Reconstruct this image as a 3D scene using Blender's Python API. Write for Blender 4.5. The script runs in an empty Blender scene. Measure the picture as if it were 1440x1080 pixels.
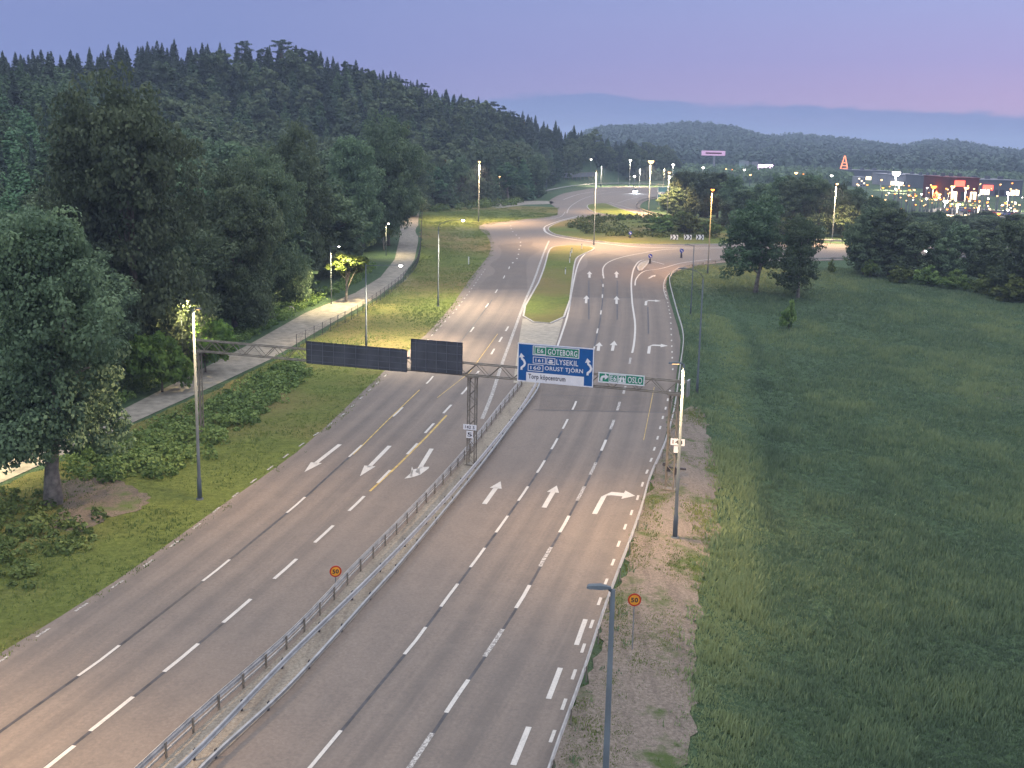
import bpy, bmesh, math, random
import numpy as np
from mathutils import Vector, Matrix, geometry
PI=math.pi
SC=bpy.context.scene
COL=SC.collection
# ------------------------------------------------------------------ camera
F=1640.0; CH=25.0; PITCH=math.atan((540-200)/F); ROLL=math.radians(1.2)
cp,sp=math.cos(PITCH),math.sin(PITCH); cr,sr=math.cos(ROLL),math.sin(ROLL)
FW=np.array([0,cp,-sp]); _r=np.array([1.,0,0]); _u=np.array([0,sp,cp])
RT=cr*_r+sr*_u; UP=-sr*_r+cr*_u
cam=bpy.data.cameras.new("camera"); camo=bpy.data.objects.new("camera",cam); COL.objects.link(camo)
cam.sensor_width=36; cam.lens=F/1440*36; cam.clip_start=.5; cam.clip_end=9000
camo.matrix_world=Matrix(((RT[0],UP[0],-FW[0],0),(RT[1],UP[1],-FW[1],0),(RT[2],UP[2],-FW[2],CH),(0,0,0,1)))
SC.camera=camo
SC.view_settings.view_transform='Standard'; SC.view_settings.look='None'
SC.view_settings.exposure=1.3; SC.view_settings.gamma=1
SC.cycles.use_denoising=True
SC.cycles.max_bounces=5; SC.cycles.diffuse_bounces=2; SC.cycles.glossy_bounces=2
SC.cycles.transmission_bounces=2; SC.cycles.volume_bounces=0; SC.cycles.transparent_max_bounces=8
SC.cycles.sample_clamp_indirect=4
SC.cycles.volume_step_rate=8
# ------------------------------------------------------------------ world: midsummer-night twilight
W=bpy.data.worlds.new("World"); SC.world=W; W.use_nodes=True
nt=W.node_tree; nt.nodes.clear()
def N(t,tp,**kw):
    n=t.nodes.new(tp)
    for k,v in kw.items():
        if k=='inp':
            for a,b in v.items(): n.inputs[a].default_value=b
        else: setattr(n,k,v)
    return n
def ramp(t,stops,interp='LINEAR'):
    r=t.nodes.new('ShaderNodeValToRGB'); r.color_ramp.interpolation=interp
    e=r.color_ramp.elements
    while len(e)<len(stops): e.new(.5)
    for i,(p,c) in enumerate(stops):
        e[i].position=p; e[i].color=(c[0],c[1],c[2],1) if not isinstance(c,(int,float)) else (c,c,c,1)
    return r
def s2l(r,g,b): return tuple((c/255/12.92 if c<=10 else ((c/255+.055)/1.055)**2.4) for c in (r,g,b))
tc=N(nt,'ShaderNodeTexCoord'); sep=N(nt,'ShaderNodeSeparateXYZ'); nt.links.new(tc.outputs['Generated'],sep.inputs[0])
def wm(op,a,b=None,c=None,cl=False):
    n=nt.nodes.new('ShaderNodeMath'); n.operation=op; n.use_clamp=cl
    for i,v in enumerate((a,b,c)):
        if v is None: continue
        if isinstance(v,(int,float)): n.inputs[i].default_value=v
        else: nt.links.new(v,n.inputs[i])
    return n.outputs[0]
el=sep.outputs[2]; az=wm('ARCTAN2',sep.outputs[0],sep.outputs[1])
e1=wm('MULTIPLY_ADD',el,4.0,.2,True)          # el -.05..0.2 -> 0..1
rl=ramp(nt,[(0,s2l(100,120,172)),(.2,s2l(104,124,178)),(.36,s2l(114,128,182)),(.6,s2l(120,134,185)),(.8,s2l(114,130,182)),(1,s2l(108,126,180))])
rr=ramp(nt,[(0,s2l(150,140,185)),(.2,s2l(180,148,186)),(.34,s2l(178,152,192)),(.48,s2l(160,152,200)),(.7,s2l(150,160,208)),(1,s2l(138,154,204))])
nt.links.new(e1,rl.inputs[0]); nt.links.new(e1,rr.inputs[0])
am=wm('MULTIPLY_ADD',az,1.55,.38,True)
mx=N(nt,'ShaderNodeMix',data_type='RGBA'); nt.links.new(am,mx.inputs[0]); nt.links.new(rl.outputs[0],mx.inputs[6]); nt.links.new(rr.outputs[0],mx.inputs[7])
# low bank of slate cloud above the far hills
cv=N(nt,'ShaderNodeCombineXYZ'); nt.links.new(wm('MULTIPLY',az,9.0),cv.inputs[0]); nt.links.new(wm('MULTIPLY',el,30.0),cv.inputs[1])
cn=N(nt,'ShaderNodeTexNoise',inp={'Scale':1.0,'Detail':5.0,'Roughness':.55}); nt.links.new(cv.outputs[0],cn.inputs['Vector'])
top=wm('ADD',wm('MULTIPLY_ADD',wm('ABSOLUTE',wm('SUBTRACT',az,.06)),-.04,.042),wm('MULTIPLY',wm('SUBTRACT',cn.outputs[0],.5),.04))
cm=wm('MULTIPLY',wm('SUBTRACT',top,el),260.0,None,True)
cm=wm('MULTIPLY',cm,wm('MULTIPLY_ADD',cn.outputs[0],.5,.65,True))
mx2=N(nt,'ShaderNodeMix',data_type='RGBA'); nt.links.new(cm,mx2.inputs[0]); nt.links.new(mx.outputs[2],mx2.inputs[6]); mx2.inputs[7].default_value=(*s2l(112,130,180),1)
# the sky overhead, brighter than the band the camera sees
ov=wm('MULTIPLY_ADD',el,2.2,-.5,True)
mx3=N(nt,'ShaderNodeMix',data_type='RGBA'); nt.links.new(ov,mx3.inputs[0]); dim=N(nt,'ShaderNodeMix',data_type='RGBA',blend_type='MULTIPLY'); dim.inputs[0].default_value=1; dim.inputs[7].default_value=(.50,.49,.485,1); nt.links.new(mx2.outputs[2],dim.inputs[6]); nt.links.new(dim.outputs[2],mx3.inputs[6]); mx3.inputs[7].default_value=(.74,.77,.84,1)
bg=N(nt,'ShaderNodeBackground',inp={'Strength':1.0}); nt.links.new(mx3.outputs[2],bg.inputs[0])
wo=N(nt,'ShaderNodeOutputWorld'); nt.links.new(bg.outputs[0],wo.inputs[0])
# faint glow of the sun under the northern horizon
sl=bpy.data.lights.new("sun",'SUN'); sl.energy=.12; sl.angle=math.radians(25); sl.color=(1,.78,.72)
so=bpy.data.objects.new("sun",sl); COL.objects.link(so); so.rotation_euler=(math.radians(-72),0,math.radians(-25))
# ------------------------------------------------------------------ terrain functions
KS=.0256
def Zb(y):
    y=np.asarray(y,float)
    a=np.clip(y,-200,180)*KS
    t=np.clip(y-180,0,120); return a+KS*(t-t*t/240)
def _ray(px,py): return FW+RT*((px-720)/F)+UP*((540-py)/F)
def at0(px,py,dz=0.):
    """pixel of the photograph -> point on the road datum"""
    d=_ray(px,py); lo,hi=5.,6000.
    for _ in range(60):
        m=(lo+hi)/2; z=CH+d[2]*m
        if z>float(Zb(d[1]*m))+dz: lo=m
        else: hi=m
    return np.array([d[0]*lo,d[1]*lo,float(Zb(d[1]*lo))+dz])
def line(pts):
    """x as a function of y along a traced line"""
    q=sorted([tuple(at0(*p)[:2]) for p in pts],key=lambda a:a[1])
    X=np.array([a[0] for a in q]); Y=np.array([a[1] for a in q])
    def f(y):
        y=np.asarray(y,float); r=np.interp(y,Y,X)
        r=np.where(y<Y[0],X[0]+(y-Y[0])*(X[1]-X[0])/(Y[1]-Y[0]),r)
        return r
    return f
GR=[(745,1180),(777,1077),(797,1020),(820,953),(843,880),(863,823),(880,777),(897,727),(910,680),(930,633),(943,583),(952,523),(957,479),(948,444),(940,417)]
x_rail=line(GR)
x_forest=line([(-340,700),(-60,625),(40,590),(140,560),(240,510),(330,460),(430,420),(505,370),(545,325),(560,305),(600,291),(740,281),(775,264),(840,257),(900,255),(960,250)])
_dirs=[(-.44,330,27),(-.287,380,36),(-.195,402,38),(-.098,450,32),(-.012,520,24),(.049,600,15),(.098,700,8)]
_RY=np.array([-50,100,200]+[d[1]*1. for d in _dirs]+[900]); _RX=np.array([-190,-175,-160]+[d[0]*d[1] for d in _dirs]+[130])
_RA=np.array([20,20,23]+[d[2]*1. for d in _dirs]+[2])
def sm(t): t=np.clip(t,0,1); return t*t*(3-2*t)
def G(x,y):
    x=np.asarray(x,float); y=np.asarray(y,float)
    z=Zb(y)
    xe=x_forest(y)-2; xr=np.interp(y,_RY,_RX); A=np.interp(y,_RY,_RA)
    xe=np.maximum(xe,xr+25)
    t=(xe-x)/np.maximum(xe-xr,20)
    h=A*np.where(t<1,(.35*np.clip(t,0,1)+.65*sm(t)),np.maximum(1-(t-1)*.18,.3))*(t>0)
    z=z+h+ (t>0)*.5*np.sin(x*.11+y*.07)*np.clip(t*4,0,1)
    # the field lies a little lower than the carriageway
    xr2=np.where(y<185,x_rail(y),1e6)
    fd=sm((x-xr2-1.2)/9)*(1-sm((y-135)/32))
    z=z-1.1*fd*(y<190)+fd*.18*np.sin(x*.35+1.3)*np.sin(y*.23)
    return z
def at(px,py):
    """pixel -> point on the real ground"""
    d=_ray(px,py)
    t=np.concatenate([np.arange(20,400,1.),np.arange(400,3000,5.)])
    zz=CH+d[2]*t-G(d[0]*t,d[1]*t)
    k=np.argmax(zz<0) if (zz<0).any() else len(t)-1
    a,b=(t[k-1],t[k]) if k>0 else (t[0],t[0])
    for _ in range(30):
        m=(a+b)/2
        if CH+d[2]*m>float(G(d[0]*m,d[1]*m)): a=m
        else: b=m
    return np.array([d[0]*a,d[1]*a,float(G(d[0]*a,d[1]*a))])
def proj(p):
    v=np.array(p,float)-np.array([0,0,CH]); w=v@FW
    return 720+F*(v@RT)/w,540-F*(v@UP)/w
def height_to(base,py):
    """height above base whose picture row is py"""
    lo,hi=0.,80.
    for _ in range(40):
        m=(lo+hi)/2
        if proj([base[0],base[1],base[2]+m])[1]>py: lo=m
        else: hi=m
    return lo
# ------------------------------------------------------------------ object helpers
def link(o,parent=None):
    COL.objects.link(o)
    if parent: o.parent=parent
    return o
def tag(o,label=None,cat=None,group=None,kind=None):
    if label: o['label']=label
    if cat: o['category']=cat
    if group: o['group']=group
    if kind: o['kind']=kind
    return o
def empty(name,loc,rz=0,**kw):
    o=bpy.data.objects.new(name,None); o.location=loc; o.rotation_euler=(0,0,rz); o.empty_display_size=.3
    link(o); return tag(o,**kw)
class MB:
    def __init__(s): s.v=[]; s.f=[]; s.m=[]
    def add(s,vs,fs,mi=0):
        k=len(s.v); s.v+= [tuple(map(float,a)) for a in vs]; s.f+=[tuple(i+k for i in f) for f in fs]; s.m+=[mi]*len(fs); return s
    def box(s,c,sz,rz=0,mi=0,rx=0,ry=0):
        M=Matrix.Rotation(rz,3,'Z')@Matrix.Rotation(ry,3,'Y')@Matrix.Rotation(rx,3,'X')
        vs=[Vector(c)+M@Vector((sz[0]/2*a,sz[1]/2*b,sz[2]/2*d)) for a in(-1,1) for b in(-1,1) for d in(-1,1)]
        return s.add(vs,[(0,1,3,2),(4,6,7,5),(0,4,5,1),(2,3,7,6),(0,2,6,4),(1,5,7,3)],mi)
    def tube(s,pts,rad,n=8,mi=0,cap=True):
        pts=[Vector(p) for p in pts]; rad=rad if hasattr(rad,'__len__') else [rad]*len(pts)
        vs=[];ref=None
        for i,p in enumerate(pts):
            d=(pts[min(i+1,len(pts)-1)]-pts[max(i-1,0)]).normalized()
            if ref is None: ref=Vector((0,0,1)) if abs(d.z)<.9 else Vector((1,0,0))
            a=d.cross(ref).normalized(); b=d.cross(a).normalized(); ref=-(b) if False else ref
            for k in range(n):
                t=2*PI*k/n; vs.append(p+(a*math.cos(t)+b*math.sin(t))*rad[i])
        fs=[(i*n+k,i*n+(k+1)%n,(i+1)*n+(k+1)%n,(i+1)*n+k) for i in range(len(pts)-1) for k in range(n)]
        if cap: fs+=[tuple(range(n))[::-1],tuple((len(pts)-1)*n+k for k in range(n))]
        return s.add(vs,fs,mi)
    def bar(s,a,b,w,h=None,mi=0): return s.tube([a,b],w/2*1.2,4,mi)
    def build(s,name,mats,parent=None,smooth=False,loc=None,link_=True):
        me=bpy.data.meshes.new(name); me.from_pydata(s.v,[],s.f)
        for m in (mats if isinstance(mats,(list,tuple)) else [mats]): me.materials.append(m)
        if any(s.m): me.polygons.foreach_set('material_index',s.m)
        if smooth: me.polygons.foreach_set('use_smooth',[True]*len(s.f))
        me.validate(); me.update()
        o=bpy.data.objects.new(name,me)
        if loc is not None: o.location=loc
        return link(o,parent) if link_ else o
def npmesh(name,V,Fq,mat,attrs=None):
    """V (n,3) and faces (m,k) -> mesh"""
    me=bpy.data.meshes.new(name); n=len(V); m,k=Fq.shape
    me.vertices.add(n); me.vertices.foreach_set('co',np.ascontiguousarray(V,np.float32).ravel())
    me.loops.add(m*k); me.loops.foreach_set('vertex_index',np.ascontiguousarray(Fq,np.int32).ravel())
    me.polygons.add(m); me.polygons.foreach_set('loop_start',np.arange(m,dtype=np.int32)*k)
    me.polygons.foreach_set('loop_total',np.full(m,k,np.int32))
    me.update(calc_edges=True)
    for nm,a in (attrs or {}).items():
        at_=me.attributes.new(nm,'FLOAT','POINT'); at_.data.foreach_set('value',np.ascontiguousarray(a,np.float32))
    me.materials.append(mat); return me
# ------------------------------------------------------------------ materials
class MT:
    def __init__(s,name,rough=.8,spec=.3,metal=0):
        s.m=bpy.data.materials.new(name); s.m.use_nodes=True; s.t=s.m.node_tree; s.b=s.t.nodes['Principled BSDF']
        s.b.inputs['Roughness'].default_value=rough; s.b.inputs['Specular IOR Level'].default_value=spec; s.b.inputs['Metallic'].default_value=metal
        s.geo=None
    def n(s,tp,**kw): return N(s.t,tp,**kw)
    def l(s,a,b): s.t.links.new(a,b)
    def pos(s):
        if not s.geo: s.geo=s.n('ShaderNodeNewGeometry')
        return s.geo.outputs['Position']
    def obj(s): return s.n('ShaderNodeTexCoord').outputs['Object']
    def noise(s,scale,detail=3,rough=.5,vec=None,stretch=None):
        n=s.n('ShaderNodeTexNoise',inp={'Scale':scale,'Detail':float(detail),'Roughness':rough})
        v=vec or s.pos()
        if stretch:
            mp=s.n('ShaderNodeMapping'); mp.inputs['Scale'].default_value=stretch; s.l(v,mp.inputs[0]); v=mp.outputs[0]
        s.l(v,n.inputs['Vector']); return n.outputs[0]
    def ramp(s,fac,stops):
        r=ramp(s.t,stops); s.l(fac,r.inputs[0]); return r.outputs[0]
    def math(s,op,a,b=None,c=None,cl=False):
        n=s.t.nodes.new('ShaderNodeMath'); n.operation=op; n.use_clamp=cl
        for i,v in enumerate((a,b,c)):
            if v is None: continue
            if isinstance(v,(int,float)): n.inputs[i].default_value=v
            else: s.l(v,n.inputs[i])
        return n.outputs[0]
    def mix(s,f,a,b,mode='MIX'):
        n=s.n('ShaderNodeMix',data_type='RGBA',blend_type=mode)
        for i,v in ((0,f),(6,a),(7,b)):
            if isinstance(v,(int,float)): n.inputs[i].default_value=v
            elif isinstance(v,tuple): n.inputs[i].default_value=(*v[:3],1)
            else: s.l(v,n.inputs[i])
        return n.outputs[2]
    def col(s,c):
        if isinstance(c,tuple): s.b.inputs['Base Color'].default_value=(*c[:3],1)
        else: s.l(c,s.b.inputs['Base Color'])
        return s
    def bump(s,h,strength=.3,dist=.05):
        b=s.n('ShaderNodeBump',inp={'Strength':strength,'Distance':dist}); s.l(h,b.inputs['Height']); s.l(b.outputs[0],s.b.inputs['Normal']); return s
def flat(name,c,rough=.6,spec=.3,metal=0,var=.12,scale=3):
    M=MT(name,rough,spec,metal); n=M.noise(scale,4)
    lo=tuple(x*(1-var*1.5) for x in c); hi=tuple(min(1,x*(1+var)) for x in c)
    M.col(M.ramp(n,[(.3,lo),(.7,hi)])); return M.m
def glow(name,c,st):
    M=MT(name); M.col(tuple(c)); M.b.inputs['Emission Color'].default_value=(*c,1); M.b.inputs['Emission Strength'].default_value=st; return M.m
M={}
def mk_asphalt(name='asphalt',tone=1.0):
    m=MT(name,.85,.35)
    a=m.n('ShaderNodeAttribute',attribute_name='lat').outputs['Fac']
    along=m.n('ShaderNodeAttribute',attribute_name='road').outputs['Fac']
    # wheel tracks: two darker bands in every 3.6 m lane
    ph=m.math('MULTIPLY',m.math('ADD',a,m.math('MULTIPLY',m.math('SUBTRACT',m.noise(.05,2),.5),.6)),2*PI/1.8)
    w=m.math('MULTIPLY_ADD',m.math('COSINE',ph),.5,.5)
    sp_=m.n('ShaderNodeSeparateXYZ'); m.l(m.pos(),sp_.inputs[0]); cb=m.n('ShaderNodeCombineXYZ'); m.l(m.math('MULTIPLY',a,2.2),cb.inputs[0]); m.l(m.math('MULTIPLY',sp_.outputs[1],.035),cb.inputs[1])
    streak=m.noise(1.0,5,.6,vec=cb.outputs[0])
    fine=m.noise(6,8,.75); big=m.noise(.06,4,.6); mid=m.noise(.6,5,.6)
    f=tone
    c=m.ramp(fine,[(.25,(.108*f,.092*f,.082*f)),(.5,(.163*f,.132*f,.110*f)),(.78,(.222*f,.186*f,.156*f))])
    c=m.mix(m.math('MULTIPLY',m.math('MULTIPLY',w,along),.5),c,(.088*f,.077*f,.070*f))
    c=m.mix(m.math('MULTIPLY',m.math('MULTIPLY',m.math('SUBTRACT',streak,.5,None,True),along),1.8,None,True),c,(.088,.078,.072))
    c=m.mix(m.math('MULTIPLY',m.math('MULTIPLY',m.math('SUBTRACT',.48,streak,None,True),along),1.5,None,True),c,(.215,.18,.15))
    c=m.mix(m.math('MULTIPLY',m.math('SUBTRACT',mid,.45,None,True),.9),c,(.215,.178,.148))
    c=m.mix(m.math('MULTIPLY',m.math('SUBTRACT',big,.48,None,True),1.4,None,True),c,(.098,.09,.088))
    m.col(c); m.bump(fine,.35,.02); return m.m
M['asphalt']=mk_asphalt(); M['asphalt_new']=mk_asphalt('newer_asphalt',.78)
def mk_paint():
    m=MT('road_paint',.6,.3); n=m.noise(9,6,.7); f=m.noise(1.2,3)
    k=m.math('ADD',n,m.math('MULTIPLY',f,.35)); m.col(m.ramp(k,[(.44,(.18,.165,.15)),(.54,(.40,.38,.35)),(.8,(.50,.47,.43))])); return m.m
M['paint']=mk_paint()
def mk_worn():
    m=MT('worn_road_paint',.6,.3); n=m.noise(8,8,.8)
    m.col(m.ramp(n,[(.46,(.15,.135,.125)),(.54,(.42,.4,.37)),(.78,(.56,.54,.50))])); return m.m
M['worn']=mk_worn()
M['yellow_paint']=flat('old_yellow_paint',(.44,.31,.10),.7,var=.25,scale=2)
M['seam']=flat('tar_seam',(.055,.052,.055),.6,var=.3,scale=1.5)
M['path']=flat('path_asphalt',(.235,.215,.18),.85,var=.22,scale=1.2)
M['kerb']=flat('kerb_stone',(.38,.36,.34),.8,var=.2,scale=4)
M['concrete']=flat('concrete',(.30,.27,.22),.85,var=.15,scale=1.5)
def mk_gravel(name,dark,mid,light,grass,gth):
    m=MT(name,.95,.1); a=m.noise(7,8,.8); b=m.noise(.35,5,.65); 
    c=m.ramp(a,[(.3,dark),(.5,mid),(.72,light)])
    st=m.noise(.8,4,.6,stretch=(1.6,.25,1)); c=m.mix(m.math('MULTIPLY',m.math('SUBTRACT',st,.5,None,True),2.5,None,True),c,dark)
    g=m.math('MULTIPLY',m.math('SUBTRACT',b,gth,None,True),9,None,True)
    c=m.mix(g,c,grass); m.col(c); m.bump(a,.8,.05); return m.m
M['gravel']=mk_gravel('roadside_gravel',(.075,.062,.055),(.165,.138,.115),(.28,.24,.205),(.06,.085,.03),.52)
M['earth']=mk_gravel('bare_earth',(.07,.06,.05),(.16,.13,.10),(.27,.22,.17),(.09,.12,.04),.53)
M['median_gravel']=mk_gravel('median_gravel',(.12,.10,.085),(.27,.235,.19),(.40,.36,.30),(.12,.13,.05),.62)
def mk_grass(name,c0,c1,c2,dry,dth=.58):
    m=MT(name,.95,.1); a=m.noise(2.5,8,.75); b=m.noise(.12,6,.65); d=m.noise(.028,4,.6)
    s=m.noise(.5,5,.6,stretch=(.5,1.6,1))
    c=m.ramp(a,[(.28,c0),(.5,c1),(.75,c2)])
    c=m.mix(m.math('MULTIPLY',m.math('SUBTRACT',b,.5,None,True),2.2,None,True),c,tuple(x*.62 for x in c1))
    c=m.mix(m.math('MULTIPLY',m.math('SUBTRACT',s,.52,None,True),2.5,None,True),c,c0)
    c=m.mix(m.math('MULTIPLY',m.math('SUBTRACT',d,dth,None,True),5,None,True),c,dry)
    m.col(c); m.bump(m.math('ADD',a,s),1.0,.25); return m.m
M['ground']=mk_grass('meadow_ground',(.035,.06,.034),(.06,.10,.052),(.10,.15,.075),(.12,.12,.075))
M['lawn']=mk_grass('mown_grass',(.06,.08,.022),(.12,.15,.038),(.19,.225,.062),(.21,.155,.07),.45)
M['galv']=flat('galvanised_steel',(.28,.285,.29),.45,.5,.3,var=.15,scale=2)
M['galv_light']=flat('weathered_pale_steel',(.37,.36,.345),.5,.5,.1,var=.2,scale=2)
M['pole']=flat('galvanised_lamp_pole',(.11,.13,.145),.8,.1,.0,var=.12,scale=1)
M['truss']=flat('gantry_steel',(.21,.185,.15),.6,.4,.1,var=.2,scale=2)
M['dark']=flat('dark_steel',(.05,.05,.06),.5,.4,.2)
M['sign_back']=flat('grey_sign_back',(.075,.08,.095),.55,.4,.1,var=.2,scale=1)
M['rib']=flat('sign_rib',(.13,.14,.165),.5)
M['white']=flat('white_reflective_sheet',(.78,.78,.80),.5,var=.04)
M['blue']=flat('blue_sign_sheet',(.008,.10,.32),.45,var=.06)
M['green']=flat('green_sign_sheet',(.01,.23,.13),.45,var=.06)
M['black']=flat('black_letters',(.03,.03,.04),.6)
M['red']=flat('red_sign_sheet',(.5,.045,.02),.5,var=.05)
M['amber']=flat('yellow_sign_sheet',(.85,.36,.03),.5,var=.05)
M['orange']=flat('orange_letters',(.35,.06,.0),.5)
M['signblue']=flat('keep_right_blue',(.02,.05,.35),.5)
M['rubber']=flat('rubber',(.03,.03,.032),.8)
M['wood']=flat('weathered_wood',(.2,.17,.14),.9,var=.25)
M['lens_warm']=glow('lamp_lens_warm',(1,.55,.20),3.2)
M['lens_white']=glow('lamp_lens_white',(1,.93,.82),12)
M['lens_amber']=glow('lamp_lens_amber',(1,.30,.04),2.6)
M['lens_off']=flat('lamp_lens_glass',(.5,.52,.55),.2)
def mk_leaf(name,cols,trans=.3):
    m=MT(name,.75,.25); oi=m.n('ShaderNodeObjectInfo'); t=m.n('ShaderNodeAttribute',attribute_name='tint').outputs['Fac']
    c=m.ramp(t,[(0,cols[0]),(.5,cols[1]),(1,cols[2])])
    hs=m.n('ShaderNodeHueSaturation'); m.l(c,hs.inputs['Color'])
    m.l(m.math('MULTIPLY_ADD',oi.outputs['Random'],.05,.475),hs.inputs['Hue'])
    m.l(m.math('MULTIPLY_ADD',oi.outputs['Random'],.7,.65),hs.inputs['Value'])
    m.col(hs.outputs[0])
    tr=m.n('ShaderNodeBsdfTranslucent'); m.l(hs.outputs[0],tr.inputs[0])
    mx=m.n('ShaderNodeMixShader',inp={0:trans}); out=m.t.nodes['Material Output']
    m.l(m.b.outputs[0],mx.inputs[1]); m.l(tr.outputs[0],mx.inputs[2]); m.l(mx.outputs[0],out.inputs[0]); return m.m
M['leaf']=mk_leaf('broadleaf_foliage',((.066,.104,.06),(.115,.166,.09),(.175,.235,.12)))
M['leaf_young']=mk_leaf('young_foliage',((.07,.12,.03),(.12,.19,.04),(.2,.28,.06)),.45)
M['leaf_grey']=mk_leaf('willow_foliage',((.04,.07,.035),(.075,.115,.06),(.12,.16,.085)))
M['needle']=mk_leaf('conifer_needles',((.030,.052,.040),(.052,.084,.060),(.084,.122,.082)),.12)
M['larch']=mk_leaf('soft_conifer_needles',((.05,.10,.05),(.085,.155,.075),(.14,.22,.11)),.25)
M['shrub']=mk_leaf('shrub_leaves',((.065,.105,.032),(.125,.175,.05),(.20,.25,.075)),.3)
M['blade']=mk_leaf('grass_blades',((.072,.108,.066),(.128,.182,.100),(.22,.265,.125)),.3)
M['bark']=flat('tree_bark',(.13,.105,.085),.95,var=.35,scale=3)
M['bark_pale']=flat('pale_bark',(.26,.23,.2),.9,var=.3,scale=3)
# ------------------------------------------------------------------ ground sheet
def axis(segs):
    out=[]
    for a,b,s in segs: out+=list(np.arange(a,b,s))
    return np.array(out+[segs[-1][1]],float)
gx=axis([(-4000,-1000,250),(-1000,-400,40),(-400,-60,8),(-60,110,1.),(110,500,8),(500,1000,50),(1000,4000,250)])
gy=axis([(-300,20,20),(20,190,1.),(190,330,3),(330,900,8),(900,1500,50),(1500,5000,250)])
XX,YY=np.meshgrid(gx,gy); nx,ny=len(gx),len(gy)
ZZ=G(XX,YY)
idx=np.arange(nx*ny).reshape(ny,nx)
q=np.stack([idx[:-1,:-1],idx[:-1,1:],idx[1:,1:],idx[1:,:-1]],-1).reshape(-1,4)
me=npmesh('ground',np.stack([XX,YY,ZZ],-1).reshape(-1,3),q,M['ground'])
me.polygons.foreach_set('use_smooth',[True]*len(me.polygons))
tag(link(bpy.data.objects.new('ground',me)),kind='structure')
# ------------------------------------------------------------------ traced sheets
def inpoly(P,poly):
    x,y=P[:,0],P[:,1]; r=np.zeros(len(P),bool); n=len(poly); j=n-1
    for i in range(n):
        xi,yi=poly[i]; xj,yj=poly[j]
        if yi!=yj: r^=((yi>y)!=(yj>y))&(x<(xj-xi)*(y-yi)/(yj-yi)+xi)
        j=i
    return r
def smooth_px(pts,n=6,closed=False):
    """Catmull-Rom through world points"""
    P=[np.array(p,float) for p in pts]; out=[]; m=len(P)
    rng=range(m if closed else m-1)
    for i in rng:
        p0=P[(i-1)%m] if closed or i>0 else P[i]; p1=P[i]; p2=P[(i+1)%m]; p3=P[(i+2)%m] if closed or i<m-2 else p2
        for k in range(n):
            t=k/n; out.append(.5*((2*p1)+(-p0+p2)*t+(2*p0-5*p1+4*p2-p3)*t*t+(-p0+3*p1-3*p2+p3)*t**3))
    if not closed: out.append(P[-1])
    return out
def resample(P,step):
    P=np.array(P); s=np.concatenate([[0],np.cumsum(np.linalg.norm(np.diff(P,axis=0),axis=1))])
    def f(t): return np.array([np.interp(t,s,P[:,0]),np.interp(t,s,P[:,1])])
    return f,s[-1]
def ragged(P,amp,step=.5,seed=3):
    f,L=resample(np.vstack([P,P[:1]]),1); n=int(L/step); r=np.random.default_rng(seed); k=np.cumsum(r.normal(size=n)); k-=np.linspace(0,k[-1],n)
    k=k-np.convolve(np.concatenate([k[-12:],k,k[:12]]),np.ones(25)/25,'valid')[:n]; k=np.clip(k/ max(k.std(),1e-6),-2,2)*amp*.6+r.normal(size=n)*amp*.15
    out=[]
    for i in range(n):
        p=f(i*step); d=f((i*step+.3)%L)-p; d/=max(np.linalg.norm(d),1e-6); out.append(p+np.array([d[1],-d[0]])*k[i])
    return np.array(out)
def wpoly(px,smooth=0,gf=at0):
    q=[gf(*p)[:2] for p in px]
    if smooth: q=smooth_px(q,smooth,True)
    return np.array(q)
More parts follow.
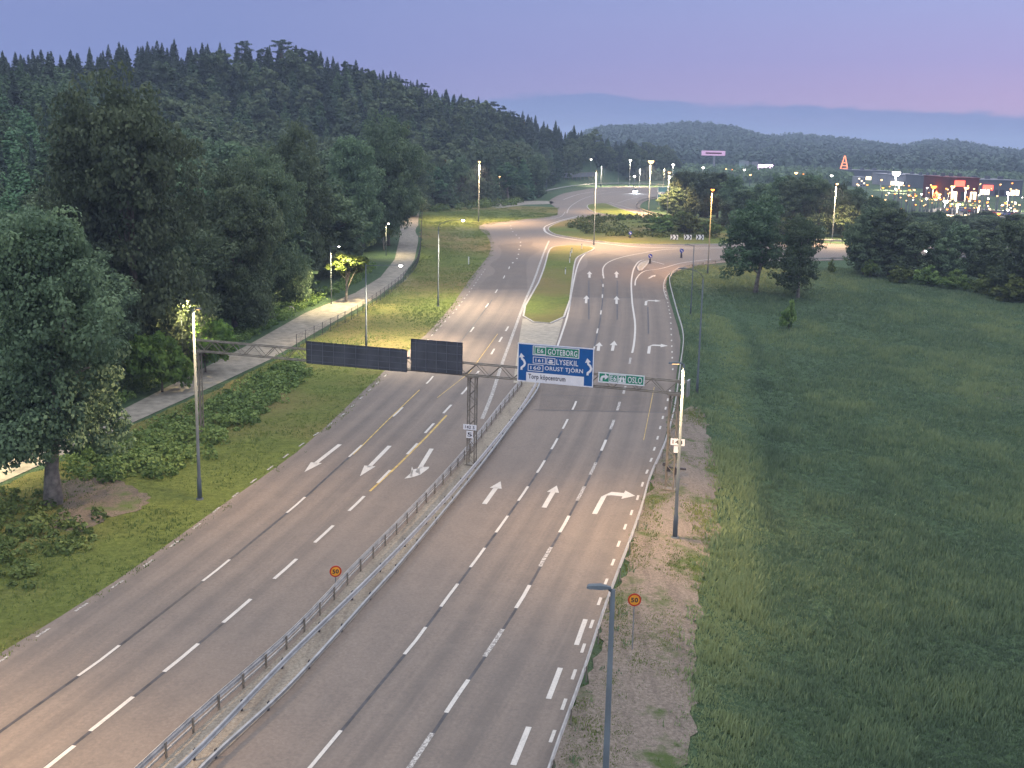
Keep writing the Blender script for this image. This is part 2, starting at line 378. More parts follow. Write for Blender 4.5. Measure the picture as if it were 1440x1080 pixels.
def sheet(name,poly,dz,mat,step=2.5,zf=None,kerb=0,parent=None,lat=False,mats=None):
    zf=zf or (lambda x,y:Zb(y))
    lo=poly.min(0);hi=poly.max(0)
    g=np.stack(np.meshgrid(np.arange(lo[0]+step/2,hi[0],step),np.arange(lo[1]+step/2,hi[1],step)),-1).reshape(-1,2)
    g=g[inpoly(g,poly)] if len(g) else g
    if len(g):
        # keep grid points off the outline
        a=poly; b=np.roll(poly,-1,0); d=b-a; L2=np.maximum((d**2).sum(1),1e-9)
        keep=np.ones(len(g),bool)
        for i in range(len(a)):
            t=np.clip(((g-a[i])@d[i])/L2[i],0,1); keep&=((g-(a[i]+t[:,None]*d[i]))**2).sum(1)>(.3*step)**2
        g=g[keep]
    V=[Vector(p) for p in poly]+[Vector(p) for p in g]; n=len(poly)
    vo,_,fo,_,_,_=geometry.delaunay_2d_cdt(V,[(i,(i+1)%n) for i in range(n)],[],0,1e-5)
    vo=np.array([tuple(v) for v in vo]); fo=np.array([f for f in fo if len(f)==3])
    c=vo[fo].mean(1); fo=fo[inpoly(c,poly)]
    z=zf(vo[:,0],vo[:,1])+dz
    P=np.column_stack([vo,z])
    a=P[fo]; nz=np.cross(a[:,1]-a[:,0],a[:,2]-a[:,0])[:,2]; fo[nz<0]=fo[nz<0][:,::-1]
    at_=None
    if lat:
        y=vo[:,1]; right=vo[:,0]>x_med(y)
        l=np.where(right,vo[:,0]-x_r1(y),vo[:,0]-x_l1(y)); at_={'lat':l,'road':(1-sm((y-150)/40))*sm((np.abs(vo[:,0]-x_med(y))-2.9)/1.5)}
    me=npmesh(name,P,fo,mat,at_)
    o=bpy.data.objects.new(name,me); link(o,parent)
    if kerb:
        k=MB(); m=len(poly)
        top=[(p[0],p[1],float(zf(p[0],p[1]))+dz+.004) for p in poly]; ctr=poly.mean(0)
        pv=poly; 
        for i in range(m):
            p0=np.array(top[i-1]);p1=np.array(top[i]);p2=np.array(top[(i+1)%m])
            pass
        nrm=[]
        for i in range(m):
            t=pv[(i+1)%m]-pv[i-1]; nn=np.array([t[1],-t[0]]); nn/=max(np.linalg.norm(nn),1e-6); nrm.append(nn)
        area=sum(pv[i][0]*pv[(i+1)%m][1]-pv[(i+1)%m][0]*pv[i][1] for i in range(m)); sg=1 if area>0 else -1
        vs=[]
        for i in range(m):
            o_=pv[i]+nrm[i]*sg*.12; n_=pv[i]-nrm[i]*sg*.12; zt=top[i][2]
            vs+=[(n_[0],n_[1],zt),(o_[0],o_[1],zt),(o_[0],o_[1],zt-kerb-.1)]
        fs=[]
        for i in range(m):
            j=(i+1)%m; fs+=[(3*i,3*i+1,3*j+1,3*j),(3*i+1,3*i+2,3*j+2,3*j+1)]
        k.add(vs,fs); kk=k.build(name+'_kerb' if parent is None else 'kerb',M['kerb'],o)
    return o
x_r1=line([(457,1056),(585,902),(632,838),(672,785),(706,738),(736,695),(761,657),(780,625),(795,597),(808,571),(822,533),(835,490),(843,455),(847,425),(848,400)])
x_r2=line([(590,1060),(643,980),(695,905),(736,840),(767,784),(794,738),(817,695),(834,660),(849,627),(861,598),(870,572),(880,533),(886,500),(891,470),(892,440)])
x_l1=line([(0,1030),(141,930),(305,803),(417,711),(500,635),(560,580),(605,535),(660,465),(690,425),(712,390),(722,360)])
x_l2=line([(70,1075),(158,1005),(256,926),(334,860),(402,801),(456,752),(502,709),(540,671),(580,630),(629,576),(654,550),(680,515),(700,480),(715,455)])
x_med=line([(265,1080),(394,950),(519,830),(622,712),(711,598),(745,545),(760,450),(785,347)])
OUT=[(-600,1250),(-200,1040),(0,920),(160,820),(300,720),(417,637),(480,580),(543,520),(600,470),(640,424),(662,391),(687,360),(690,344),(684,330),(672,319),(695,313),(732,309),(765,306),(782,302),(784,294),(774,287),(773,282),(779,278),(793,272),(820,267),(840,264),(880,262),(925,264),(940,267),(940,275),(923,279),(910,282),(903,286),(900,291),(904,297),(927,304),(960,309),(1000,313),(1037,320),(1075,331),(1110,339),(1195,344),(1300,347),(1420,347),(1500,349),(1500,362),(1420,362),(1300,364),(1195,366),(1100,368),(1023,369),(973,376),(946,384),(939,391),(937,405),(948,444),(957,479),(952,523),(943,583),(930,633),(910,680),(897,727),(880,777),(863,823),(843,880),(820,953),(797,1020),(777,1077),(745,1180),(700,1300)]
tag(sheet('road',wpoly(OUT,2),.05,M['asphalt'],2,lat=True),kind='structure')
for nm_,pg in (('road_patch',[(672,407),(741,407),(760,352),(748,340),(700,345),(690,372)]),('road_patch',[(803,418),(938,421),(934,404),(936,392),(908,376),(880,362),(850,356),(826,362),(812,385)]),('road_patch',[(757,579),(938,581),(950,540),(764,540)])):
    tag(sheet(nm_,wpoly(pg),.054,M['asphalt_new'],2,lat=True),kind='structure')
PATHL=[(-330,760),(0,645),(60,618),(150,588),(260,532),(350,485),(430,440),(500,412),(535,390),(555,365),(562,335),(563,312),(566,295)]
PATHR=[(590,295),(588,312),(588,340),(583,365),(565,392),(530,418),(440,470),(380,506),(290,548),(160,607),(100,635),(0,680),(-330,800)]
tag(sheet('path',wpoly(PATHL+PATHR,1),.045,M['path'],3,zf=G),kind='structure')
tag(sheet('side_path',wpoly([(700,293),(740,288),(775,287),(775,283),(735,283),(690,287)],2),.05,M['path'],3,zf=G),kind='structure')
GRV=[(700,1200),(777,1085),(800,1020),(823,953),(846,880),(866,823),(883,777),(900,727),(913,680),(933,633),(946,583),(985,572),(1000,620),(1012,680),(1008,740),(995,790),(985,850),(972,950),(965,1080),(960,1200)]
tag(sheet('gravel_strip',ragged(wpoly(GRV,3),.35),.055,M['gravel'],1.2,zf=lambda x,y:G(x,y)),kind='structure')
tag(sheet('dirt_patch',ragged(wpoly([(75,705),(110,672),(190,690),(215,712),(150,735),(95,745)],4,at),.7),.05,M['earth'],1.2,zf=G),kind='structure')
# mown verge on the left, greener than the meadow
VG=[(-240,1075),(8,928),(168,826),(308,726),(425,641),(488,583),(550,523),(606,474),(646,426),(667,392),(692,360),(696,345),(690,330),(680,319),(700,314),(768,307),(784,303),(786,292),(700,290),(610,292),(592,300),(592,340),(586,368),(568,394),(533,420),(470,458),(384,508),(294,551),(160,612),(100,640),(0,686),(-330,808)]
tag(sheet('mown_verge',ragged(wpoly(VG,2),.3),.03,M['lawn'],2.5,zf=G),kind='structure')
# median
CLINE=[(292,1080),(405.5,974),(519.5,846.7),(569,791),(667,671),(720,600),(750,560),(758,543)]
ALINE=[(205,1098),(244,1060),(307,1002),(415,905),(497,816),(514.5,798),(590.5,719),(655.6,645.6),(709,575.5),(735,543)]
MED=[(215,1180)]+CLINE+[(756,535),(735,538)]+ALINE[::-1]+[(100,1195)]
tag(sheet('median_gravel',wpoly(MED,2),.075,M['median_gravel'],1.5),kind='structure')
tag(sheet('median_paving',wpoly([(735,449),(792,449),(785,475),(770,520),(752,540),(722,540),(728,490)]),.085,M['concrete'],2),kind='structure')
tag(sheet('median_grass',wpoly([(736,446),(793,447),(807,377),(813,362),(836,350),(810,346),(785,347),(773,352),(766,375),(757,399)],3),.17,M['lawn'],2,kerb=.12),kind='structure')
ISL=[(771,323),(778,329),(795,333),(834,339),(895,344),(1007,344),(1050,342),(1056,335),(1025,321),(980,313),(925,308),(880,306),(851,305),(818,307),(795,311),(776,318)]
def isl_z(x,y):
    c=_ic; d=np.hypot((x-c[0])/_ir[0],(y-c[1])/_ir[1]); return Zb(y)+1.3*sm(1-d)
_ip=wpoly(ISL,3); _ic=(_ip.min(0)+_ip.max(0))/2; _ir=(_ip.max(0)-_ip.min(0))/2*1.05
tag(sheet('roundabout_island',_ip,.17,M['lawn'],3,zf=isl_z,kerb=.12),kind='structure')
tag(sheet('splitter_island',wpoly([(826,289),(838,287),(853,287),(872,294),(903,304),(875,304),(845,301),(830,296)],3),.17,M['lawn'],3,kerb=.12),kind='structure')
tag(sheet('lane_island',wpoly([(897,376),(903,370),(912,368),(910,372),(904,379),(899,382)],2),.17,M['concrete'],2,kerb=.1),kind='structure')
# ------------------------------------------------------------------ road markings
def strip_pts(P,w,mb,dz,mi=0):
    P=[np.array(p[:2],float) for p in P]; vs=[]
    for i,p in enumerate(P):
        d=P[min(i+1,len(P)-1)]-P[max(i-1,0)]; d/=max(np.linalg.norm(d),1e-9); n=np.array([-d[1],d[0]])*w/2
        for q_ in (p+n,p-n): vs.append((q_[0],q_[1],float(Zb(q_[1]))+dz))
    mb.add(vs,[(2*i,2*i+1,2*i+3,2*i+2)[::-1] if False else (2*i+1,2*i+3,2*i+2,2*i) for i in range(len(P)-1)],mi)
def curve_px(px,n=8): return smooth_px([at0(*p)[:2] for p in px],n)
ML=MB(); SE=MB(); YE=MB(); WO=MB()
def dashes(xf,pxs,length,w,mb=ML):
    """dashes whose middles were read in the photograph, on the line xf"""
    for (px,py) in pxs:
        p=at0(px,py); y=p[1]; h=length/2
        xa,xb=float(xf(y-h)),float(xf(y+h)); off=p[0]-float(xf(y)); L=math.hypot(xb-xa,2*h); k=length/L
        strip_pts([(xf(y-h*k)+off,y-h*k),(xf(y)+off,y),(xf(y+h*k)+off,y+h*k)],w,mb,.062)
dashes(x_r1,[(457,1056),(585,902),(632,838),(672,785),(706,738),(736,695),(761,657),(780,625),(795,597),(808,571),(835,492),(840,466),(845,440),(847,417),(848,402),(848,388)],3.1,.17)
D2=[(590,1060),(643,980),(695,905),(736,840),(767,784),(794,738),(817,695),(834,660),(849,627),(861,598),(870,572),(878,549),(886,508)]
dashes(x_r2,D2[1:5:2]+D2[5:11:3],3.1,.2); dashes(x_r2,[d for i,d in enumerate(D2) if d not in D2[1:5:2]+D2[5:11:3]],3.1,.22,WO)
dashes(x_l1,[(141,930),(305,803),(417,711),(500,635),(560,580),(605,535),(664,464),(685,430),(698,410),(709,390),(716,377)],3.2,.16)
dashes(x_l2,[(70,1078),(158,1005),(256,926),(334,860),(402,801),(456,752),(502,709),(540,671),(580,632),(604,603),(629,576),(654,550),(670,527),(693,495),(704,478),(713,463)],3.0,.2)
ed=lambda ps,w=.12:[dashes(x_rail,[p],1.0,w) for p in ps]
ed([(843,847),(832,879),(820,913),(807,950),(793,992),(777,1037),(852,820),(862,792),(870,766),(879,742),(888,722),(896.7,701),(903.3,682.2),(909.8,664.4),(915.6,647.8),(920.2,632.2),(924.7,616.7),(928.3,602.2),(932,588),(936,575),(939,563),(942,551)],.15)
dashes(x_rail,[(817,890),(780,962),(733,1050)],3.0,.24)
# dense small edge dashes on the curve
for a,b in (((946,520),(943,447)),((943,447),(934,400))):
    for k in range(9):
        t=k/9; dashes(x_rail,[(a[0]+(b[0]-a[0])*t,a[1]+(b[1]-a[1])*t)],.8,.14)
x_ledge=line([(-200,1055),(6,928),(96,867),(184,811),(260,755),(308,715),(402,642),(480,586),(543,528),(600,480),(640,438),(668,400),(694,362),(697,345)])
y=40.
while y<190:
    dashes_y=y; x=float(x_ledge(y)); strip_pts([(x_ledge(y),y),(x_ledge(y+1.),y+1.)],.14,WO,.062); y+=3.
def solid(px,w,mb=ML,dz=.062,n=6): strip_pts(curve_px(px,n),w,mb,dz)
solid([(772,339),(764,358),(752,392),(738,425),(728,452),(716,485),(705,515),(692,555),(678,590)],.32,WO)           # left of the median, cream line
solid([(833,351),(822,358),(813,372),(806,400),(799,440),(790,470),(783,490)],.22)
solid([(934,372),(905,366),(893,375),(888,395),(889,425),(893,455),(892,480),(889,497)],.22)
solid([(1000,365),(960,370),(930,378),(906,382),(895,392),(893,402)],.20)
solid([(849,392),(848,378),(856,369),(875,362),(905,356),(940,351),(1000,351)],.2)
solid([(955,376),(938,389),(933,404),(937,420)],.15,WO)
solid([(765,321),(768,327),(783,333),(820,339),(860,344),(895,347.5),(950,349),(1020,349)],.45)                      # ring kerb line
solid([(765,321),(770,317),(790,310),(815,304)],.3)
for p in [(718,318),(719,322),(721,326),(726,331),(730,335),(732,341),(732,346),(730,351),(729,358),(727,364),(721,370)]:
    dashes(x_l1,[p],1.3,.25)
solid([(797,300),(803,290),(822,279),(850,272),(885,269),(925,269)],.3,WO)
solid([(792,281),(812,274),(840,269),(880,266),(925,267)],.25)
solid([(868,286),(890,279),(915,275),(938,273)],.25,WO)
solid([(857,285),(875,290),(905,299),(930,306),(960,311),(1000,315)],.3,WO)
solid([(700,316),(735,312),(768,309),(788,305),(795,298)],.22,WO)
# tar seams in line with the lane dashes
def seam(xf,y0,y1,w): 
    ys=np.arange(y0,y1,3.); strip_pts([(float(xf(y))+.03,y) for y in ys],w,SE,.056)
seam(x_r1,34,92,.15); seam(x_r2,34,96,.15); seam(x_l1,36,90,.16); seam(x_l2,36,60,.16); seam(x_r1,110,180,.16); seam(x_l1,112,160,.14)
for px in ([(828,450),(828,395)],[(868,450),(868,395)],[(912,470),(911,432)]): strip_pts([at0(*p)[:2] for p in px],.18,SE,.056)
strip_pts([at0(*p)[:2] for p in [(497,640),(545,592),(590,549)]],.1,YE,.058)
strip_pts([at0(*p)[:2] for p in [(520,692),(560,655),(600,615),(628,585)]],.16,YE,.059)
strip_pts([at0(*p)[:2] for p in [(615,560),(660,525),(700,470)]],.07,YE,.058)
strip_pts([at0(*p)[:2] for p in [(905,620),(920,545)]],.05,YE,.058)
for a,b,w in (((664,408),(742,407),.25),((806,418),(890,419),.25),((930,560),(760,556),.10),((935,581),(750,577),.18),((560,432),(560,432.5),.1)):
    strip_pts([at0(*a)[:2],at0(*b)[:2]],w,SE,.057)
def arrow(tail,tip,kind='s',L=None,mb=ML,w=.16):
    a=at0(*tail)[:2]; b=at0(*tip)[:2]; L=np.linalg.norm(b-a); u=(b-a)/L; n=np.array([-u[1],u[0]])
    def P(s,t): q_=a+u*s*L-n*t; return (q_[0],q_[1],float(Zb(q_[1]))+.064)
    def poly(pts): mb.add([P(*p) for p in pts],[tuple(range(len(pts)))[::-1]])
    h=w; 
    if kind=='s':
        poly([(0,-h),(.72,-h),(.72,h),(0,h)]); poly([(.68,-.42),(1,0),(.68,.42)])
    elif kind=='r':
        poly([(0,-h),(.70,-h),(.80,h),(0,h)]); poly([(.70,-h),(.93,.35),(.93,1.2),(.79,1.2),(.79,.45),(.76,h)][::-1][::-1]); poly([(.68,1.2),(1.04,1.2),(.86,2.0)])
    elif kind=='m':
        poly([(0,-h),(.66,-h),(.66,h),(0,h)]); poly([(.60,-h),(.66,-.62),(.86,-.30),(.78,.15),(.66,h)]); poly([(.60,-.60),(.66,-.62),(.62,-h)]); poly([(.66,.0),(.86,-.30),(.95,.15),(.90,.42),(.72,.5)]); poly([(.62,.62),(.72,.40),(.95,.15),(1.0,.62),(.84,.42)])
    elif kind=='sh':
        poly([(0,-h),(.6,-h),(.6,h),(0,h)]); poly([(.55,-.42),(1,.0),(.55,.42)])
arrow((478,626),(428,665)); arrow((548,628),(506,671)); arrow((607,632),(581,675),'m')
arrow((681,710),(704,678)); arrow((765,715),(783,684)); arrow((836,724),(854,690),'r')
arrow((861,494),(864,480),'sh'); arrow((841,494),(843,482),'sh'); arrow((912,498),(914,484),'r')
for t,p in (((824,427),(825,416)),((867,428),(867,417)),((829,391),(829,382)),((867,391),(867,382))): arrow(t,p,'sh')
arrow((908,430),(909,422),'r'); arrow((912,392),(922,387),'sh')
mk=ML.build('road_markings',M['paint']); tag(mk,kind='structure')
tag(WO.build('worn_road_markings',M['worn']),kind='structure')
tag(SE.build('road_seams',M['seam']),kind='structure'); tag(YE.build('old_yellow_road_markings',M['yellow_paint']),kind='structure')
# ================================================================== OBJECTS
# ------------------------------------------------------------------ guard rails
def rail_path(px,dz=0,n=5,gf=at0):
    P=smooth_px([gf(*p)[:2] for p in px],n); return resample(P,1)
def guard_rail(label,px,side,post_step,rail_h=.68,mat='galv',group=None,two=False,gf=at0,zf=None,posts=True,box=False,zadd=0.):
    zf=zf or (lambda x,y:float(Zb(y))+.04)
    f,L=rail_path(px,gf=gf); root=empty('guard_rail',(*f(0),zf(*f(0))),label=label,cat='guard rail',group=group)
    o0=np.array(root.location)
    prof=[(0,-.16),(.06,-.13),(.085,-.08),(.0,-.02),(.0,.02),(.085,.08),(.06,.13),(0,.16)] if not box else [(-.05,-.07),(.05,-.07),(.05,.07),(-.05,.07),(-.05,-.07)]
    n=max(2,int(L/1.5)); R=MB(); vs=[]; k=len(prof)
    for i in range(n+1):
        t=L*i/n; p=f(t); d=f(min(t+.3,L))-f(max(t-.3,0)); d/=np.linalg.norm(d); nn=np.array([d[1],-d[0]])*side
        z=zf(*p)+rail_h
        for (a,b) in prof: vs.append((p[0]+nn[0]*(a+.09)-o0[0],p[1]+nn[1]*(a+.09)-o0[1],z+b-o0[2]))
    R.add(vs,[(i*k+j,i*k+j+1,(i+1)*k+j+1,(i+1)*k+j) for i in range(n) for j in range(k-1)])
    if two:
        vs=[]
        for i in range(n+1):
            t=L*i/n; p=f(t); d=f(min(t+.3,L))-f(max(t-.3,0)); d/=np.linalg.norm(d); nn=np.array([d[1],-d[0]])*side; z=zf(*p)+rail_h-.36
            for (a,b) in ((0,-.05),(.05,-.05),(.05,.05),(0,.05),(0,-.05)): vs.append((p[0]+nn[0]*(a+.09)-o0[0],p[1]+nn[1]*(a+.09)-o0[1],z+b-o0[2]))
        R.add(vs,[(i*5+j,i*5+j+1,(i+1)*5+j+1,(i+1)*5+j) for i in range(n) for j in range(4)])
    ro=R.build('rail',M[mat],root); sd=ro.modifiers.new('s','SOLIDIFY'); sd.thickness=.006
    if posts:
        m=int(L/post_step); pm=None
        for i in range(m+1):
            t=min(L,i*post_step); p=f(t); d=f(min(t+.3,L))-f(max(t-.3,0)); a=math.atan2(d[1],d[0])
            if pm is None:
                b=MB(); b.box((0,0,rail_h/2),(.10,.006,rail_h+.2)); b.box((-.05,.025,rail_h/2),(.006,.055,rail_h+.2)); b.box((.05,.025,rail_h/2),(.006,.055,rail_h+.2)); o=b.build('post',M['dark' if mat!='galv_light' else 'truss'],root); pm=o.data
            else: o=bpy.data.objects.new('post',pm); link(o,root)
            o.location=(p[0]-o0[0],p[1]-o0[1],zf(*p)-o0[2]); o.rotation_euler=(0,0,a)
    return root
guard_rail('galvanised barrier with closely spaced dark posts on the left side of the median strip',[(150,1150)]+ALINE+[(742,534)],-1,2.0,rail_h=.62,mat='galv_light',two=True)
guard_rail('pale double-wave barrier rail in the median right beside the posted barrier',[(180,1150),(262,1084),(406,934),(530,812),(633,702),(720,596),(744,560),(752,546)],1,4.0,rail_h=.45,mat='galv')
guard_rail('low rail along the right edge of the median gravel, bending inward at its far end',[(230,1150)]+CLINE+[(757,538),(750,533)],1,4.0,rail_h=.34,mat='galv',box=True)
guard_rail('long roadside guard rail along the right edge of the right carriageway',
   [(752,1180),(784,1077),(804,1020),(827,953),(850,880),(870,823),(887,777),(904,727),(917,680),(937,633),(950,583),(958,523),(962,479),(953,444),(943,405),(944,393),(952,386),(976,378),(1023,371),(1100,370),(1195,368),(1300,366),(1420,364)],-1,4.0,rail_h=.6,mat='galv_light')
guard_rail('curved guard rail on the outer edge of the far slip road left of the roundabout',[(757,279),(765,272),(780,268),(810,263),(850,260),(900,260),(935,262)],1,4.0,rail_h=.7,mat='galv_light',gf=at)
guard_rail('dark curved guard rail at the roundabout entry beside the teal sign',[(924,280),(905,284),(896,289),(898,296),(925,305),(950,308)],1,4.0,rail_h=.75,mat='truss')
guard_rail('short guard rail section beyond the roundabout behind the large trees',[(1140,342),(1170,343),(1200,345),(1260,347)],1,4.0,rail_h=.7,mat='galv_light')
# ------------------------------------------------------------------ street lamps
def lamp(base,topy,label,head=(1,0),arm=1.2,style='flat',lit='warm',power=0,r=.09,hl=.7,bpt=None,h=None,lens_r=None,name='street_lamp',group=None,spot=2.4,h_off=0.,color=None,aim=None):
    b=np.array(bpt) if bpt is not None else at(*base)
    h=h or height_to(b,topy)
    hd=np.array([head[0],head[1]],float); hd/=np.linalg.norm(hd); a=math.atan2(hd[1],hd[0])
    root=empty(name,tuple(b),a,label=label,cat='street lamp',group=group)
    m=MB(); m.tube([(0,0,-.3),(0,0,1.4),(0,0,1.5),(0,0,h)],[r*1.25,r*1.2,r*.95,r*.55],10)
    m.tube([(0,0,-.1),(0,0,.12)],[r*2,r*2],10)
    m.build('pole',M['pole'],root,True)
    if style!='top':
        A=MB()
        if style=='curved':
            pts=[(0,0,h-.05)]+[(arm*(1-math.cos(t)),0,h-.05+.9*math.sin(t)) for t in np.linspace(.15,PI/2,7)]; hz=h+.85
        else: pts=[(0,0,h-.1),(arm,0,h+.02)]; hz=h+.02
        A.tube(pts,.035,6); A.build('arm',M['pole'],root,True)
    else: hz=h; arm=0
    H=MB(); n=7
    # cobra-head / flat LED housing: tapered slab
    x0,x1=arm-.1,arm+hl
    vs=[]
    for x,w,t in ((x0,.05,.05),(x0+.15,.11,.09),(x0+hl*.55,.16,.11),(x1-.05,.15,.07),(x1,.10,.03)):
        vs+=[(x,-w,hz),(x,w,hz),(x,w*.7,hz+t),(x,-w*.7,hz+t)]
    fs=[(4*i+j,4*i+(j+1)%4,4*i+4+(j+1)%4,4*i+4+j) for i in range(4) for j in range(4)]+[(0,1,2,3)[::-1],(16,17,18,19)]
    H.add(vs,fs); ho=H.build('lamp_head',M['pole'],root)
    Lm=MB(); lr=lens_r or .13
    c=(arm+hl*.45,0,hz-.012)
    if lens_r: # bowl lens
        k=8; rings=[(lr,0),(lr*.85,-lr*.5),(lr*.45,-lr*.85)]
        vs=[(c[0]+q_*math.cos(2*PI*i/k),q_*math.sin(2*PI*i/k),c[2]+z_) for q_,z_ in rings for i in range(k)]+[(c[0],0,c[2]-lr)]
        fs=[(j*k+i,j*k+(i+1)%k,(j+1)*k+(i+1)%k,(j+1)*k+i) for j in range(2) for i in range(k)]+[(2*k+i,2*k+(i+1)%k,3*k) for i in range(k)]
        Lm.add(vs,fs)
    else: Lm.box(c,(hl*.55,.2,.02))
    lo=Lm.build('lens',M['lens_'+lit] if lit else M['lens_off'],ho)
    if power:
        ld=bpy.data.lights.new('lamp_light','SPOT'); ld.energy=power; ld.spot_size=spot; ld.spot_blend=.6; ld.shadow_soft_size=.2
        ld.color=color or {'warm':(1,.66,.34),'white':(1,.80,.55),'amber':(1,.48,.1)}[lit]
        o=bpy.data.objects.new('lamp_light',ld); link(o,ho); o.location=(c[0],0,hz-.15-(lr if lens_r else 0))
        if aim: o.rotation_euler=(0,-aim,0)
    return root
LP=1.6
# near the camera: base outside the frame
_h=12.3
def base_for(px,topy,h,gf=G):
    """base of a lamp of height h whose top stands at (px,topy)"""
    d=_ray(px,topy); lo,hi=5,900
    for _ in range(50):
        m=(lo+hi)/2
        if CH+d[2]*m-h>float(gf(d[0]*m,d[1]*m)): lo=m
        else: hi=m
    return (d[0]*lo,d[1]*lo,float(gf(d[0]*lo,d[1]*lo)))
P=4200*LP
lamp(None,0,'nearest grey lamp post with flat unlit head over the road, cut by the bottom edge',(-1,.12),.15,'flat',None,0,r=.13,hl=.62,bpt=base_for(862,829,11.5),h=11.5)
lamp((949,757),512,'tall lamp post with its top lit yellow beside the right gantry leg',(-1,0),.15,'flat','warm',P*.6,r=.12,hl=.75)
lamp((281,703),435,'tall lamp post with yellow-lit top on the verge by the lone roadside tree',(1,-.3),.25,'flat','warm',P*.4,r=.12,hl=.3)
lamp(None,0,'lamp post outside the lower left corner that lights the left carriageway',(1,-.3),.4,'flat','warm',P*1.3,bpt=(-26,36,float(G(-26,36))),h=12)
lamp((980,555),392,'slender lamp post with curved arm right of the guard rail, behind the gantry',(-1,0),1.6,'curved',None,0,r=.10,hl=.7)
lamp((616,431),318,'lamp post with long curved arm on the grass between path and road',(1,0),2.8,'curved','white',P*1.3,r=.10,hl=.7,lens_r=.2)
lamp((515,490),372,'lamp post with straight arm and round bright head rising behind the dark sign back',(1,0),3.4,'flat','white',P*1.3,r=.10,hl=.6,lens_r=.2)
lamp((971,443),345,'thin lamp post inside the bend of the guard rail with unlit head',(-1,0),.6,'flat',None,0,r=.08,hl=.6)
lamp((995,385),290,'thin post carrying an amber glowing lamp beside the roundabout exit',(0,-1),.3,'flat','amber',P*1.0,r=.10,hl=.6,lens_r=.3,h=height_to(at(995,385),266))
lamp((835,345),240,'tall lamp mast with lit top in front of the roundabout island',(0,-1),.3,'flat','warm',P*3.2,r=.09,hl=.7)
lamp((673,312),227,'tall lamp mast with bright warm head at the left road bend near the woods',(0,-1),.3,'flat','warm',P*3.5,r=.11,hl=.6,lens_r=.3)
lamp((1170,340),258,'tall lamp mast with lit head between the dark copses right of the large trees',(0,-1),.3,'flat','warm',P*3,r=.11,hl=.8,lens_r=.3)
lamp((912,300),226,'tallest mast with the dazzling yellow light behind the roundabout',(0,-1),.3,'flat','warm',P*5,r=.12,hl=.8,lens_r=.85)
lamp((938,304),242,'lamp mast with a lit head next to the teal direction sign',(0,-1),.3,'flat','warm',P*1.3,r=.1,hl=.8,lens_r=.4)
lamp((768,272),238,'slim unlit mast at the start of the far slip road rail',(1,0),.5,'flat',None,0,r=.14,hl=.6)
for i,(bx,by,ty,pw,lit,lb) in enumerate([(845,262,233,2,'white','slim mast standing behind the far slip road in front of the grey noise screen'),(869,262,233,0,None,'second slim mast right of the noise screen on the far slip road'),
      (899,262,236,3,'white','slim mast beyond the car with bright headlights'),(933,262,236,2,'warm','slim mast left of the grove behind the teal sign')]):
    lamp((bx,by),ty,lb,(0,-1),.4,'flat',lit,P*pw,r=.12,hl=.7,group=None)
lamp((1146,332),296,'short lamp post with drooping arm in front of the dark copse',(-1,0),4,'curved',None,0,r=.14,hl=.8)
# path lamps
lamp((543,360),314,'low path lamp with round bright head at the wood edge beside the lit bush',(1,-.2),.3,'flat','white',900*LP,r=.05,hl=.35,lens_r=.16,color=(1,.8,.42),name='path_lamp')
lamp((466,428),346,'low path lamp hidden in bright yellow-green leaves',(1,-.3),1.0,'flat','white',3600*LP,r=.05,hl=.35,lens_r=.12,color=(1,.8,.42),name='path_lamp')
lamp((258,528),420,'path lamp standing among dark trees behind the tall roadside lamp post',(1,-.5),.6,'flat','warm',1900*LP,r=.05,hl=.35,color=(1,.8,.42),name='path_lamp')
lamp((-70,660),560,'path lamp just outside the left picture edge lighting the path',(1,-.4),.6,'flat','warm',1800*LP,r=.05,hl=.35,color=(1,.8,.42),name='path_lamp')
lamp((702,284),248,'small path lamp with orange light at the foot of the wooded hill',(0,-1),.3,'flat','warm',500*LP,r=.06,hl=.35,lens_r=.25,color=(1,.8,.42),name='path_lamp')
# ------------------------------------------------------------------ gantry
PC=at0(663,655); PR=at0(946,690); u=(PR-PC)[:2]; u/=np.linalg.norm(u); nrm=np.array([u[1],-u[0]])  # nrm points to the camera
PC[2]=float(Zb(PC[1]))
def on_plane(px,py,off):
    """pixel -> (s,z) in the gantry plane shifted off metres toward the camera"""
    d=_ray(px,py); P0=PC[:2]+nrm*off; t=(P0@nrm)/(d[:2]@nrm); q_=d[:2]*t; return float((q_-P0)@u),CH+d[2]*t
sL=on_plane(272,487,0)[0]; sR=on_plane(966,540,0)[0]
z1=on_plane(663,511,0)[1]; z0=z1-.85
ga=math.atan2(u[1],u[0])
gr=empty('sign_gantry',(PC[0],PC[1],0),ga,label='long steel lattice gantry spanning both carriageways and carrying the direction signs',cat='sign gantry')
T=MB(); dpt=.5
for yy in (-dpt/2,dpt/2):
    for zz in (z0,z1): T.box(((sL+sR)/2,yy,zz),(sR-sL,.07,.07))
s=sL; k=0; stp=.9
while s<sR-.2:
    e=min(s+stp,sR)
    for yy in (-dpt/2,dpt/2): T.bar((s,yy,z0 if k%2 else z1),(e,yy,z1 if k%2 else z0),.045)
    for zz in (z0,z1): T.bar((s,-dpt/2 if k%2 else dpt/2,zz),(e,dpt/2 if k%2 else -dpt/2,zz),.035)
    s=e;k+=1
T.build('beam',M['truss'],gr)
